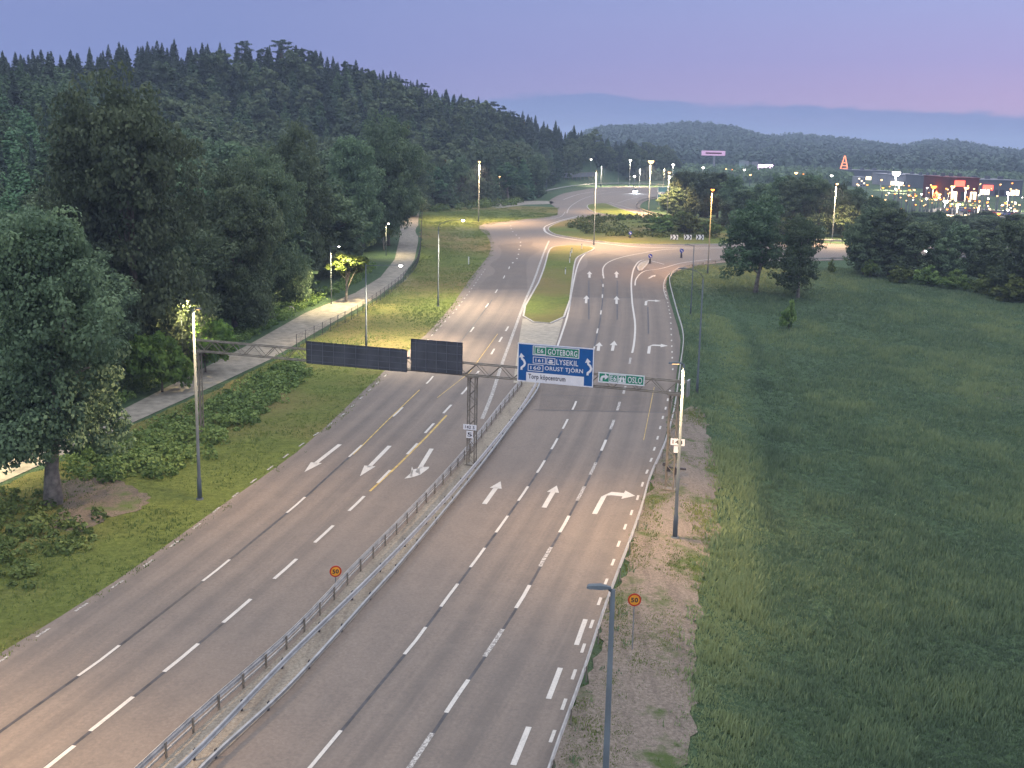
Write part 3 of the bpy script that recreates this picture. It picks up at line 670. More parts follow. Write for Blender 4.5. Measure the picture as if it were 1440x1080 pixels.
def leg(sx,zb,name='leg',w=.55):
    L=MB()
    for a in (-w/2,w/2):
        for b_ in (-.22,.22): L.box((sx+a,b_,(zb+z0)/2),(.07,.07,z0-zb))
    z=zb+.2;k=0
    while z<z0-.3:
        for b_ in (-.22,.22): L.bar((sx-w/2 if k%2 else sx+w/2,b_,z),(sx+w/2 if k%2 else sx-w/2,b_,z+.55),.04)
        for a in (-w/2,w/2): L.bar((sx+a,-.22,z),(sx+a,.22,z+.55),.035)
        z+=.55;k+=1
    L.box((sx,0,zb+.04),(w+.3,.6,.22)); L.box((sx,0,z0-.08),(w+.35,.62,.1))
    return L.build(name,M['truss'],gr)
leg(0,PC[2]); sRl=on_plane(948,560,0)[0]; pr=PC[:2]+u*sRl; leg(sRl,float(G(*pr))); sLl=on_plane(279,500,0)[0]; pl=PC[:2]+u*sLl; leg(sLl,float(G(*pl)),w=.22)
# cantilever bracket at the right end
Bq=MB(); Bq.box((sR+.1,0,(z0+z1)/2),(.12,.7,1.1)); Bq.build('end_plate',M['galv'],gr)
def place_board(name,tl,tr,br,bl,label,cat,off,mats,thick=.05):
    q_=[on_plane(*p,off) for p in (tl,tr,br,bl)]
    s0=(q_[0][0]+q_[3][0])/2; s1=(q_[1][0]+q_[2][0])/2; zt=(q_[0][1]+q_[1][1])/2; zb=(q_[2][1]+q_[3][1])/2
    p=PC[:2]+nrm*off+u*(s0+s1)/2
    r=empty(name,(p[0],p[1],zb),ga,label=label,cat=cat); return r,s1-s0,zt-zb
def rect(parent,name,x0,x1,z0_,z1_,y,mat,t=.01):
    b=MB(); b.box(((x0+x1)/2,y,(z0_+z1_)/2),(x1-x0,t,z1_-z0_)); return b.build(name,M[mat],parent)
def frame(parent,name,x0,x1,z0_,z1_,y,w,mat,t=.008):
    b=MB()
    b.box(((x0+x1)/2,y,z0_+w/2),(x1-x0,t,w)); b.box(((x0+x1)/2,y,z1_-w/2),(x1-x0,t,w))
    b.box((x0+w/2,y,(z0_+z1_)/2),(w,t,z1_-z0_-2*w)); b.box((x1-w/2,y,(z0_+z1_)/2),(w,t,z1_-z0_-2*w)); return b.build(name,M[mat],parent)
def text_fit(parent,s,x0,x1,z0_,z1_,y,mat,name='lettering',bold=.012):
    c=bpy.data.curves.new('lettering','FONT'); c.body=s; c.size=1; c.resolution_u=3; c.extrude=.01; c.offset=bold; c.space_character=1.08
    o=bpy.data.objects.new('tmp',c); me=bpy.data.meshes.new_from_object(o); bpy.data.objects.remove(o); bpy.data.curves.remove(c)
    v=np.array([w.co for w in me.vertices]); lo=v.min(0); hi=v.max(0)
    X=x0+(v[:,0]-lo[0])/(hi[0]-lo[0])*(x1-x0); Z=z0_+(v[:,1]-lo[1])/(hi[1]-lo[1])*(z1_-z0_); Y=y-(v[:,2]-lo[2])*.4
    me.vertices.foreach_set('co',np.column_stack([X,Y,Z]).astype(np.float32).ravel()); me.update()
    me.materials.clear(); me.materials.append(M[mat]); me.name=name
    o=bpy.data.objects.new(name,me); return link(o,parent)
def ribbon(parent,pts,w,y,mat,name='arrow_symbol',tip=None,tipw=None):
    b=MB(); vs=[]; P_=[np.array(p,float) for p in pts]
    for i,p in enumerate(P_):
        d=P_[min(i+1,len(P_)-1)]-P_[max(i-1,0)]; d/=np.linalg.norm(d); n_=np.array([-d[1],d[0]])*w/2
        for q_ in (p+n_,p-n_): vs+=[(q_[0],y,q_[1]),(q_[0],y-.006,q_[1])]
    fs=[(4*i+1,4*i+3,4*i+7,4*i+5) for i in range(len(P_)-1)]+[(4*i,4*i+1,4*i+5,4*i+4) for i in range(len(P_)-1)]+[(4*i+3,4*i+2,4*i+6,4*i+7) for i in range(len(P_)-1)]
    b.add(vs,fs)
    if tip:
        d=P_[-1]-P_[-2]; d/=np.linalg.norm(d); n_=np.array([-d[1],d[0]])*tipw/2; e=P_[-1]-d*.02
        b.add([(*(e+n_)[:1],y-.007,(e+n_)[1]),(*(e-n_)[:1],y-.007,(e-n_)[1]),((e+d*tip)[0],y-.007,(e+d*tip)[1])],[(0,1,2)])
    return b.build(name,M[mat],parent)
# backs of the signs facing the oncoming carriageway
def back(tl,tr,br,bl,label,ribs):
    r,w,h=place_board('gantry_sign',tl,tr,br,bl,label,'road sign',.38,None)
    rect(r,'panel',-w/2,w/2,0,h,0,'sign_back',.03)
    b=MB()
    for k in range(ribs): b.box((-w/2+w*(k+.5)/ribs,-.045,h/2),(.04,.05,h-.05))
    for zz in (.12,.38,.62,.88): b.box((0,-.025,h*zz),(w-.04,.02,.03))
    b.build('stiffening_rib',M['rib'],r)
    frame(r,'edge_trim',-w/2,w/2,0,h,-.02,.03,'dark',.05); return r
# gantry beam passes in front of the boards' back: boards hang on the far side for the oncoming lanes
back((431,481),(573,490),(572,522),(431,512),'longer and lower dark grey sign back, left on the gantry',9)
back((578,477),(651,481),(650,526),(578,521),'shorter and taller dark grey sign back beside the central gantry leg',5)
bs,w,h=place_board('direction_sign',(729,483),(837,489),(833,543),(727,537),'large blue direction sign to GÖTEBORG, LYSEKIL, ORUST TJÖRN with white bottom panel','road sign',.45,None)
rect(bs,'panel',-w/2,w/2,0,h,0,'blue',.05); frame(bs,'border',-w/2,w/2,0,h,-.03,.07,'white')
X=lambda a:-w/2+w*a
Zv=lambda a:h*(1-a)
gp=rect(bs,'green_panel',X(.2),X(.81),Zv(.29),Zv(.04),-.033,'green'); frame(bs,'green_panel_border',X(.2),X(.81),Zv(.29),Zv(.04),-.042,.05,'white')
def boxed(s,a0,a1,b0,b1,mat='white'):
    frame(bs,'route_box',X(a0),X(a1),Zv(b1),Zv(b0),-.045,.045,mat); text_fit(bs,s,X(a0+.035),X(a1-.035),Zv(b1-.045),Zv(b0+.045),-.045,mat)
boxed('E6',.225,.375,.065,.265); text_fit(bs,'GÖTEBORG',X(.4),X(.785),Zv(.245),Zv(.065),-.043,'white')
boxed('161',.205,.375,.33,.505); frame(bs,'route_box',X(.385),X(.5),Zv(.505),Zv(.33),-.04,.045,'white')
fb=MB(); fx0,fx1=X(.4),X(.485); fz=Zv(.475); fb.add([(fx0,-.04,fz+.12),(fx1,-.04,fz+.12),(fx1-.12,-.04,fz),(fx0+.12,-.04,fz)],[(0,3,2,1)]); fb.box(((fx0+fx1)/2,-.04,fz+.2),((fx1-fx0)*.5,.01,.12)); fb.build('ferry_symbol',M['white'],bs)
text_fit(bs,'LYSEKIL',X(.515),X(.80),Zv(.49),Zv(.35),-.04,'white')
boxed('160',.14,.345,.53,.71); text_fit(bs,'ORUST TJÖRN',X(.365),X(.865),Zv(.69),Zv(.53),-.04,'white')
rect(bs,'white_panel',X(.12),X(.88),Zv(.975),Zv(.745),-.033,'white'); text_fit(bs,'Torp köpcentrum',X(.15),X(.64),Zv(.95),Zv(.785),-.042,'black')
for a in (.055,.925):
    ribbon(bs,[(X(a),Zv(.70)),(X(a),Zv(.64)),(X(a+.035),Zv(.58)),(X(a+.045),Zv(.52)),(X(a+.03),Zv(.45)),(X(a+.005),Zv(.41)),(X(a),Zv(.36))],.16,-.033,'white',tip=.3,tipw=.42)
gs,w,h=place_board('direction_sign',(842,523.5),(907,528),(906,542),(841,538),'small green direction sign to OSLO with right turn arrow, right of the blue sign','road sign',.45,None)
rect(gs,'panel',-w/2,w/2,0,h,0,'green',.05); frame(gs,'border',-w/2,w/2,0,h,-.03,.07,'white')
ribbon(gs,[(X(.07),Zv(.85)),(X(.07),Zv(.6)),(X(.085),Zv(.45)),(X(.12),Zv(.4)),(X(.15),Zv(.4))],.16,-.033,'white',tip=.26,tipw=.46)
frame(gs,'route_box',X(.23),X(.42),Zv(.88),Zv(.12),-.035,.045,'white'); text_fit(gs,'E6',X(.265),X(.39),Zv(.75),Zv(.25),-.035,'white')
frame(gs,'route_box',X(.435),X(.60),Zv(.88),Zv(.12),-.035,.045,'white')
mw=MB()
for sx in (-1,1): mw.add([(X(.518)+sx*.05,-.036,Zv(.8)),(X(.518)+sx*.22,-.036,Zv(.8)),(X(.518)+sx*.09,-.036,Zv(.25)),(X(.518)+sx*.03,-.036,Zv(.25))],[(0,1,2,3) if sx>0 else (3,2,1,0)])
mw.box((X(.518),-.037,Zv(.48)),(.5,.008,.07)); mw.build('motorway_symbol',M['white'],gs)
text_fit(gs,'OSLO',X(.64),X(.95),Zv(.8),Zv(.2),-.033,'white')
# height plates on the gantry legs
def plate(px0,px1,py0,py1,off,label,txt,extra=None):
    r,w_,h_=place_board('marker_plate',(px0,py0),(px1,py0),(px1,py1),(px0,py1),label,'marker plate',off,None)
    rect(r,'panel',-w_/2,w_/2,0,h_,0,'white',.02)
    if txt: text_fit(r,txt,-w_*.36,w_*.36,h_*.22,h_*.78,-.012,'black')
    if extra: text_fit(r,extra,w_*.18,w_*.42,h_*.2,h_*.8,-.012,'black')
plate(651.5,670,597,604.5,.4,'small wide white plate on the central gantry leg','142 5')
plate(656,665,606,616,.4,'small upright white plate below the wide plate on the central gantry leg','5')
plate(943,963,617,626.5,.4,'wide white plate on the right gantry leg, partly behind the lamp post','144')
plate(947.5,956,627.5,637,.4,'upright white plate below the wide plate on the right gantry leg',None,'5')
# traffic detector boxes low on the right leg, camera on a post in front
dp=at(950,690); dev=empty('traffic_detector',(dp[0]-.1,dp[1],dp[2]),ga,label='dark traffic detector box on a short post near the right gantry leg',cat='traffic detector')
b=MB(); b.tube([(0,0,-.2),(0,0,1.9)],.05,8); b.build('post',M['galv'],dev)
b=MB(); b.box((.1,-.1,1.45),(.35,.3,.5)); b.box((.55,0,1.6),(.4,.14,.14)); b.box((-.45,0,1.5),(.25,.2,.35)); b.box((0,0,1.6),(1.2,.05,.05)); b.build('housing',M['dark'],dev)
b=MB(); b.tube([(-.75,-.02,1.8),(-.75,-.14,1.8)],.12,12); b.build('camera_eye',M['dark'],dev)
# ------------------------------------------------------------------ speed signs
def speed_sign(px,py,base,label,rz,h=None):
    b_=np.array(base); hh=height_to(b_,py); r=empty('speed_sign',tuple(b_),rz,label=label,cat='speed limit sign')
    q_=MB(); q_.tube([(0,0,-.2),(0,0,hh+.28)],.03,8); q_.build('post',M['galv'],r)
    R=.32
    q_=MB(); q_.tube([(0,-.04,hh),(0,-.06,hh)],R,28); q_.build('red_ring',M['red'],r)
    q_=MB(); q_.tube([(0,-.062,hh),(0,-.068,hh)],R*.76,28); q_.build('yellow_disc',M['amber'],r)
    text_fit(r,'50',-.17,.17,hh-.12,hh+.12,-.07,'black',bold=.03)
speed_sign(895,843,at(889,914),'round red and yellow 50 speed sign on the gravel right of the guard rail',.0)
bq=at0(472,825); speed_sign(468,803,(bq[0],bq[1],bq[2]+.05),'round red and yellow 50 speed sign at the median barrier on the left',.25)
# ------------------------------------------------------------------ chevron boards, keep-right bollards, markers on the roundabout
def gz(p): return p
for (px,lb) in ((948,'left pair of black and white chevrons on the roundabout island'),(967,'middle pair of black and white chevrons on the roundabout island'),(984,'right pair of black and white chevrons on the roundabout island')):
    b_=at0(px,340); hh=(height_to(b_,333.5)+0); wpx=10; d=np.linalg.norm(at0(px+5,340)[:2]-at0(px-5,340)[:2])
    r=empty('chevron_board',tuple(b_),0,label=lb,cat='chevron board'); w_=d; ht=w_*.62
    rect(r,'panel',-w_/2,w_/2,hh-ht/2,hh+ht/2,0,'white',.04)
    for sx in (-.25,.25):
        ribbon(r,[(w_*(sx-.12),hh+ht/2-.01),(w_*(sx+.1),hh),(w_*(sx-.12),hh-ht/2+.01)],w_*.15,-.025,'black','chevron')
    q_=MB(); q_.tube([(-w_*.35,.05,-.2),(-w_*.35,.05,hh+ht/2)],.05,6); q_.build('post',M['galv'],r); q_=MB(); q_.tube([(w_*.35,.05,-.2),(w_*.35,.05,hh+ht/2)],.05,6); q_.build('post',M['galv'],r)
for px,py,lb in ((914,371,'blue keep-right bollard on the lane splitting island'),(958,363,'blue keep-right bollard farther right beside the roundabout exit'),(886,337,'blue keep-right sign with orange marker at the front of the roundabout island')):
    b_=at0(px,py); r=empty('keep_right_bollard',tuple(b_),0,label=lb,cat='traffic bollard')
    q_=MB(); q_.tube([(0,0,-.1),(0,0,.25),(0,0,.9)],[.3,.2,.16],10); q_.build('base',M['dark'],r)
    q_=MB(); q_.tube([(0,-.1,1.35),(0,-.14,1.35)],.36,20); q_.tube([(0,0,.8),(0,0,1.7)],.06,6); q_.build('blue_disc',M['signblue'],r)
    ribbon(r,[(-.2,1.53),(.08,1.25)],.1,-.15,'white',tip=.16,tipw=.28)
for i,(px,py) in enumerate([(700,0)]): pass
for k,(px,py) in enumerate([(795,387),(801,371),(802,362),(804,357),(818,351)]):
    b_=at0(px,py); b_[2]+=.17; r=empty('marker_post',tuple(b_),0,label=['marker post nearest the camera on the grass median','second marker post on the grass median','third marker post on the grass median','fourth marker post on the grass median','marker post at the far tip of the grass median'][k],cat='marker post',group='marker posts along the grass median')
    q_=MB(); q_.box((0,0,.45),(.14,.05,1.1)); q_.build('post',M['white'],r); q_=MB(); q_.box((0,-.001,.85),(.145,.06,.16)); q_.build('black_band',M['black'],r)
for px,py,lb in ((659,372,'white marker post on the left verge at the bend'),):
    b_=at(px,py); r=empty('marker_post',tuple(b_),0,label=lb,cat='marker post'); q_=MB(); q_.box((0,0,.6),(.16,.05,1.4)); q_.build('post',M['white'],r)
for px,py,lb in ((820,301,'dark stone block left on the far island edge'),(826,301,'dark stone block beside the other at the far island edge')): pass
# teal two-part direction sign beyond the roundabout
b_=at0(931,289); r=empty('direction_sign',tuple(b_),-.05,label='two stacked dull teal direction panels beyond the roundabout',cat='road sign')
mpp=b_[1]/F; wz=14*mpp
q_=MB(); q_.tube([(-wz*.35,.1,0),(-wz*.35,.1,26*mpp)],.1,6); q_.build('post',M['galv'],r); q_=MB(); q_.tube([(wz*.35,.1,0),(wz*.35,.1,26*mpp)],.1,6); q_.build('post',M['galv'],r)
M['teal']=flat('teal_panel',(.03,.11,.15),.6)
rect(r,'upper_panel',-wz/2,wz/2,18*mpp,26*mpp,0,'teal',.08); rect(r,'lower_panel',-wz/2,wz/2,9*mpp,16*mpp,0,'teal',.08)
for z_ in (18,16.0,9): pass
frame(r,'border',-wz/2,wz/2,18*mpp,26*mpp,-.05,.12,'white'); frame(r,'border',-wz/2,wz/2,9*mpp,16*mpp,-.05,.12,'white')
# grey noise screen behind the far slip road
a_=at(781,254); c_=at(838,251); L_=np.linalg.norm((c_-a_)[:2]); r=empty('noise_screen',(*a_[:2],min(a_[2],c_[2])),math.atan2(*(c_-a_)[:2][::-1]),label='long grey noise screen at the foot of the wooded hill',cat='noise screen')
hh=9*a_[1]/F; q_=MB()
for k in range(10): q_.box((L_*(k+.5)/10,0,hh/2+.6),(L_/10-.08,.14,hh-1.0))
q_.build('panel',flat('screen_panel',(.17,.175,.2),.8),r); q_=MB()
for k in range(11): q_.box((L_*k/10,0,hh/2),(.22,.26,hh+.4))
q_.box((L_/2,0,hh+.25),(L_,.3,.15)); q_.build('frame',M['truss'],r)
# ------------------------------------------------------------------ fence by the path
fpx=[(417,489),(470,463),(505,444),(532,425),(556,407),(572,392),(584,378),(590,362),(592,340),(593,318),(594,300)]
ff,fL=rail_path(fpx,gf=at); f0=ff(0); zr=float(G(*f0)); fr=empty('wire_fence',(*f0,zr),0,label='thin dark wire mesh fence along the right side of the path',cat='fence')
q_=MB(); n_=int(fL/2.5)
for i in range(n_+1):
    p=ff(fL*i/n_); z=float(G(*p)); o=MB(); o.tube([(0,0,-.2),(0,0,1.5)],.035,6); oo=o.build('post',M['dark'],fr); oo.location=(p[0]-f0[0],p[1]-f0[1],z-zr)
wi=MB()
for zz,wr in ((1.42,.02),(.1,.015),(.75,.012)):
    wi.tube([(ff(fL*i/n_)[0]-f0[0],ff(fL*i/n_)[1]-f0[1],float(G(*ff(fL*i/n_)))-zr+zz) for i in range(n_+1)],wr,4)
for i in range(int(fL/.4)):
    p=ff(i*.4); p2=ff(min(fL,i*.4+.55)); z=float(G(*p))-zr
    wi.tube([(p[0]-f0[0],p[1]-f0[1],z+.1),(p2[0]-f0[0],p2[1]-f0[1],z+1.42)],.006,3,cap=False)
    wi.tube([(p2[0]-f0[0],p2[1]-f0[1],z+.1),(p[0]-f0[0],p[1]-f0[1],z+1.42)],.006,3,cap=False)
wi.build('wire_mesh',M['dark'],fr)
b_=at(17,0+500) if False else None
# pale boulder by the wood edge at the path
bo=at(408,437); bm=bmesh.new(); bmesh.ops.create_icosphere(bm,subdivisions=3,radius=.7)
for v in bm.verts: v.co*=1+.18*math.sin(v.co.x*5+1)*math.cos(v.co.y*4)+.08*math.sin(v.co.z*9); v.co.z*=.55
me=bpy.data.meshes.new('boulder'); bm.to_mesh(me); bm.free(); me.materials.append(M['kerb']); bo_=bpy.data.objects.new('boulder',me); bo_.location=(bo[0],bo[1],bo[2]+.15); tag(link(bo_),'pale boulder lying at the wood edge beside the path','boulder')
# ------------------------------------------------------------------ cars
def car(loc,rz,label,paint,front=0,rear=0):
    r=empty('car',loc,rz,label=label,cat='car')
    # side profile (x forward), lofted across the width
    low=[(-2.15,.35),(-2.2,.7),(-2.1,.95),(-1.2,1.0),(1.0,.98),(1.95,.82),(2.15,.62),(2.15,.35)]
    q_=MB(); n_=len(low)
    for sy,ins in ((-.88,.0),(.88,.0)): q_.v+=[(x,sy*(1 if z<.9 else .94),z) for x,z in low]
    q_.f+=[(i,(i+1)%n_,n_+(i+1)%n_,n_+i) for i in range(n_)]+[tuple(range(n_))[::-1],tuple(range(n_,2*n_))]; q_.m+=[0]*(n_+2)
    body=q_.build('body',paint,r); bv=body.modifiers.new('b','BEVEL'); bv.width=.08; bv.segments=2
    q_=MB(); c=[(-1.9,.98,.8),(-1.35,1.42,.66),(.35,1.45,.66),(1.15,.98,.8)]
    q_.v=[(x,-w_,z) for x,z,w_ in c]+[(x,w_,z) for x,z,w_ in c]; q_.f=[(0,1,5,4),(1,2,6,5),(2,3,7,6),(0,3,2,1),(4,5,6,7)]; q_.m=[0,1,0,0,0]
    q_.build('windows',[M['black'],paint],r)
    for sx in (-1.35,1.35):
        for sy in (-.8,.8):
            q_=MB(); q_.tube([(sx,sy-.1,.32),(sx,sy+.1,.32)],.32,16); wh=q_.build('wheel',M['rubber'],r); q_=MB(); q_.tube([(sx,sy-.11,.32),(sx,sy+.11,.32)],.19,10); q_.build('rim',M['galv'],wh)
    for sy in (-.62,.62):
        q_=MB(); q_.box((2.14,sy,.66),(.06,.34,.16)); q_.build('headlight',M['head'] if front else M['lens_off'],r)
        q_=MB(); q_.box((-2.17,sy,.78),(.06,.3,.16)); q_.build('tail_light',M['tail'] if rear else M['red'],r)
    if front:
        ld=bpy.data.lights.new('beam','SPOT'); ld.energy=front; ld.spot_size=1.2; ld.spot_blend=.8; ld.shadow_soft_size=.1; ld.color=(.85,.93,1)
        o=bpy.data.objects.new('headlight_beam',ld); link(o,r); o.location=(2.3,0,.66); o.rotation_euler=(0,math.radians(-87),0)
    return r
M['head']=glow('headlight_glow',(.85,.95,1),160); M['tail']=glow('tail_light_glow',(1,.05,.04),12)
cp_=at0(893,271); car(tuple(cp_+np.array([0,0,.05])),math.atan2(-cp_[1],-cp_[0])+.05,'car with dazzling bluish white headlights on the far slip road',flat('silver_paint',(.4,.42,.45),.35),5000,0)
cp_=at0(1318,359); car(tuple(cp_+np.array([0,0,.05])),PI-.05,'dark car behind the hedge row, white light at its left and red at right',flat('dark_paint',(.05,.055,.07),.3),2500,1)
# ------------------------------------------------------------------ trees
rng=np.random.default_rng(7)
def quads(P,Nn,size,rng,aspect=1.3,axis=None):
    n=len(P); Nn=Nn/np.maximum(np.linalg.norm(Nn,axis=1,keepdims=True),1e-6)
    r=rng.normal(size=(n,3)) if axis is None else axis
    a=np.cross(Nn,r); a/=np.maximum(np.linalg.norm(a,axis=1,keepdims=True),1e-6); b=np.cross(Nn,a)
    s=(size if np.isscalar(size) else size[:,None])*rng.uniform(.6,1.35,(n,1)); a=a*s*.5; b=b*s*.5*aspect
    V=np.stack([P-b,P+a,P+b,P-a],1).reshape(-1,3)       # diamonds
    return V,np.arange(4*n).reshape(-1,4)
def cloud(C,R,per,size,rng,outw=.8,shell=.5):
    """leaf cards gathered in clumps at C with radii R"""
    k=len(C); d=rng.normal(size=(k,per,3)); d/=np.linalg.norm(d,axis=2,keepdims=True)
    rad=(shell+(1-shell)*rng.random((k,per,1))**.5); P=C[:,None]+d*rad*R[:,None]
    Nn=d*outw+rng.normal(size=d.shape)*.6+np.array([0,0,.35])
    tint=np.repeat(rng.uniform(.15,.85,(k,1)),per,1)+rng.normal(size=(k,per))*.12
    V,Fq=quads(P.reshape(-1,3),Nn.reshape(-1,3),size,rng)
    return V,Fq,np.repeat(np.clip(tint.ravel(),0,1),4)
def limbs(h,tips,r0,rng,lean=(0,0),start=.22,trunk_top=.75,n=9):
    b=MB(); zs=np.linspace(0,h*trunk_top,7)
    cx=np.cumsum(np.concatenate([[0],rng.normal(0,.02*h,6)]))*.5+lean[0]*zs/h; cy=np.cumsum(np.concatenate([[0],rng.normal(0,.02*h,6)]))*.5+lean[1]*zs/h
    rs=[r0*1.35]+[r0*(1-.8*z/(h*trunk_top)) for z in zs[1:]]
    b.tube([(cx[i],cy[i],zs[i]-(.3 if i==0 else 0)) for i in range(7)],rs,n)
    for t in tips:
        z=rng.uniform(start,.62)*h*.9; z=min(z,max(t[2]-.08*h,.2*h)); i=np.interp(z,zs,range(7)); x=np.interp(z,zs,cx); y=np.interp(z,zs,cy)
        m_=((x+t[0])/2,(y+t[1])/2,(z+t[2])/2+.02*h); rr=r0*.42
        b.tube([(x,y,z),m_,tuple(t)],[rr,rr*.65,rr*.25],6,cap=False)
    return b
def mk_broad(seed,h,w,nl,per,size,leaf='leaf',bark='bark',base=.24,lod=0,zc=.6,tr=.022,skirt=0):
    r=np.random.default_rng(seed)
    nlobe=8 if not lod else 6
    ph=r.uniform(0,2*PI,nlobe); th=np.arccos(r.uniform(-.75,1,nlobe)); cz=h*zc; rz=h*(1-zc)*.92; 
    L=np.column_stack([np.cos(ph+np.arange(nlobe)*2.4)*np.sin(th)*w*.3,np.sin(ph+np.arange(nlobe)*2.4)*np.sin(th)*w*.3,cz+np.cos(th)*rz*.62])
    L=np.vstack([L,[0,0,cz+rz*.55],[0,0,cz]]); LR=np.column_stack([r.uniform(.22,.34,len(L))*w,r.uniform(.22,.34,len(L))*w,r.uniform(.26,.38,len(L))*rz*1.35])
    if skirt:
        a=np.arange(skirt)*2*PI/skirt+r.uniform(0,1); q_=r.uniform(.18,.34,skirt)*w; L=np.vstack([L,np.column_stack([np.cos(a)*q_,np.sin(a)*q_,r.uniform(.14,.36,skirt)*h])]); LR=np.vstack([LR,np.column_stack([r.uniform(.16,.26,skirt)*w]*2+[r.uniform(.10,.18,skirt)*h])])
    C=[];
    for i in range(nl):
        k=r.integers(len(L)); d=r.normal(size=3); d/=np.linalg.norm(d); C.append(L[k]+d*LR[k]*r.uniform(.55,1.05))
    C=np.array(C); C=C[C[:,2]>h*base]; cr_=r.uniform(.055,.105,len(C))*w; R=np.column_stack([cr_*1.15,cr_*1.15,cr_*.75])
    V,Fq,t=cloud(C,R,per,size,r)
    tips=L[:nlobe+1]*1.0
    return dict(h=h,crown=npmesh('crown',V,Fq,M[leaf],{'tint':t}),trunk=limbs(h,tips,tr*h,r),bark=bark,V=V,F=Fq,t=t)
def mk_spruce(seed,h,w,n,size,leaf='needle',lod=0,bark='bark',pw=1.0,low=.06):
    r=np.random.default_rng(seed)
    u_=r.random(n)**.62; z=h*(1-u_*(1-low)); R=(w/2)*np.clip((h-z)/(h*(1-low)),0,1)**pw+.05
    lev=np.sin(z/h*2*PI*11)*.16+.9; nb=7; a=r.uniform(0,2*PI,n); br=1+.28*np.cos(a*nb+np.floor(z/h*11)*1.9)+.12*np.sin(a*3+seed)
    rr=R*lev*br*(.35+.65*r.random(n)**.5)
    P=np.column_stack([np.cos(a)*rr,np.sin(a)*rr,z-rr*.22]); rad=np.column_stack([np.cos(a),np.sin(a),-.35*np.ones(n)])
    Nn=np.column_stack([np.cos(a)*.5,np.sin(a)*.5,np.ones(n)])+r.normal(size=(n,3))*.45
    V,Fq=quads(P,Nn,size*(.3+.7*np.clip(R/(w/2),0,1)**.7),r,1.7,np.cross(rad,Nn)*0+np.column_stack([-np.sin(a),np.cos(a),np.zeros(n)])*0+r.normal(size=(n,3))*.3+np.cross(Nn,rad))
    t=np.clip(.5+.25*np.sin(a*nb+z)+r.normal(size=n)*.2,0,1); t=np.repeat(t,4)
    b=MB(); b.tube([(0,0,-.3),(0,0,h*.5),(0,0,h*.97)],[.016*h,.01*h,.002*h],7)
    return dict(h=h,crown=npmesh('crown',V,Fq,M[leaf],{'tint':t}),trunk=b,bark=bark,V=V,F=Fq,t=t)
def mk_pine(seed,h,w,nl,per,size):
    r=np.random.default_rng(seed); C=[];tips=[]
    for i in range(nl):
        z=h*r.uniform(.52,1.0); a=r.uniform(0,2*PI); q_=w/2*r.uniform(.15,1)*math.sin(min(1,(1.08-z/h)/.35+.25)*PI/2); C.append((math.cos(a)*q_,math.sin(a)*q_,z))
        if i%3==0: tips.append(C[-1])
    C=np.array(C); k=r.uniform(.07,.16,len(C))*w; R=np.column_stack([k*1.2,k*1.2,k*.42]); V,Fq,t=cloud(C,R,per,size,r,.5,.2)
    return dict(h=h,crown=npmesh('crown',V,Fq,M['needle'],{'tint':t}),trunk=limbs(h,tips,.017*h,r,start=.5,trunk_top=.95),bark='bark',V=V,F=Fq,t=t)
def finish(p):
    b=p['trunk'].build('trunk',M[p['bark']],None,True,link_=False); p['tm']=b.data; bpy.data.objects.remove(b); return p
BIG=[finish(mk_broad(s,18,w_,640,95,.24,base=.05,zc=.55,skirt=7)) for s,w_ in ((1,12),(2,11),(3,13),(4,10))]
MID=[finish(mk_broad(s,15,w_,340,60,.34,base=.03,zc=.54,skirt=6)) for s,w_ in ((11,10),(12,8.5),(13,11))]
BIRCH=[finish(mk_broad(s,15,6.5,150,40,.42,'larch','bark_pale',.15,zc=.5)) for s in (21,22)]
SPR=[finish(mk_spruce(s,18,6.5,5200,.62)) for s in (31,32)]
LAR=[finish(mk_spruce(s,14,6.4,4200,.55,'larch',pw=.62,low=.04)) for s in (35,36)]
PINE=[finish(mk_pine(s,17,9,34,70,.36)) for s in (41,42)]
WIL=[finish(mk_broad(s,14,11,230,80,.26,'leaf_grey','bark_pale',.03,zc=.48)) for s in (51,52)]
BSH=[finish(mk_broad(s,3,4,90,34,.26,'shrub','bark',.03,zc=.42)) for s in (61,62,63)]
LOWB=[mk_broad(s,15,9,90,26,.72,lod=1,base=.03,skirt=4) for s in (71,72,73)]; LOWS=[mk_spruce(s,16,7.6,1300,.95) for s in (74,75,78)]; LOWL=[mk_spruce(s,14,6.8,1200,.8,'larch',pw=.62) for s in (76,79)]
LOWP=[mk_pine(77,17,7,26,40,.6)]
rnd=random.Random(5)
NTREE=0
def tree(p,x,y,h,wf=1.,label='',cat='tree',group=None,name='broadleaf_tree',z=None,rz=None):
    global NTREE; NTREE+=1
    r=empty(name,(x,y,float(G(x,y)) if z is None else z),rnd.uniform(0,6.28) if rz is None else rz,label=label,cat=cat,group=group); s=h/p['h']; r.scale=(s*wf,s*wf,s)
    link(bpy.data.objects.new('trunk',p['tm']),r); link(bpy.data.objects.new('crown',p['crown']),r); return r
def tree_px(p,bx,by,ty,wpx,label,name='broadleaf_tree',cat='tree',group=None):
    b=at(bx,by); h=height_to(b,ty); ref=p['V']; w0=np.ptp(ref[:,0]); w_=wpx*np.linalg.norm([b[0],b[1],CH])/F
    return tree(p,b[0],b[1],h,(w_/w0)/(h/p['h']),label,cat,group,name)
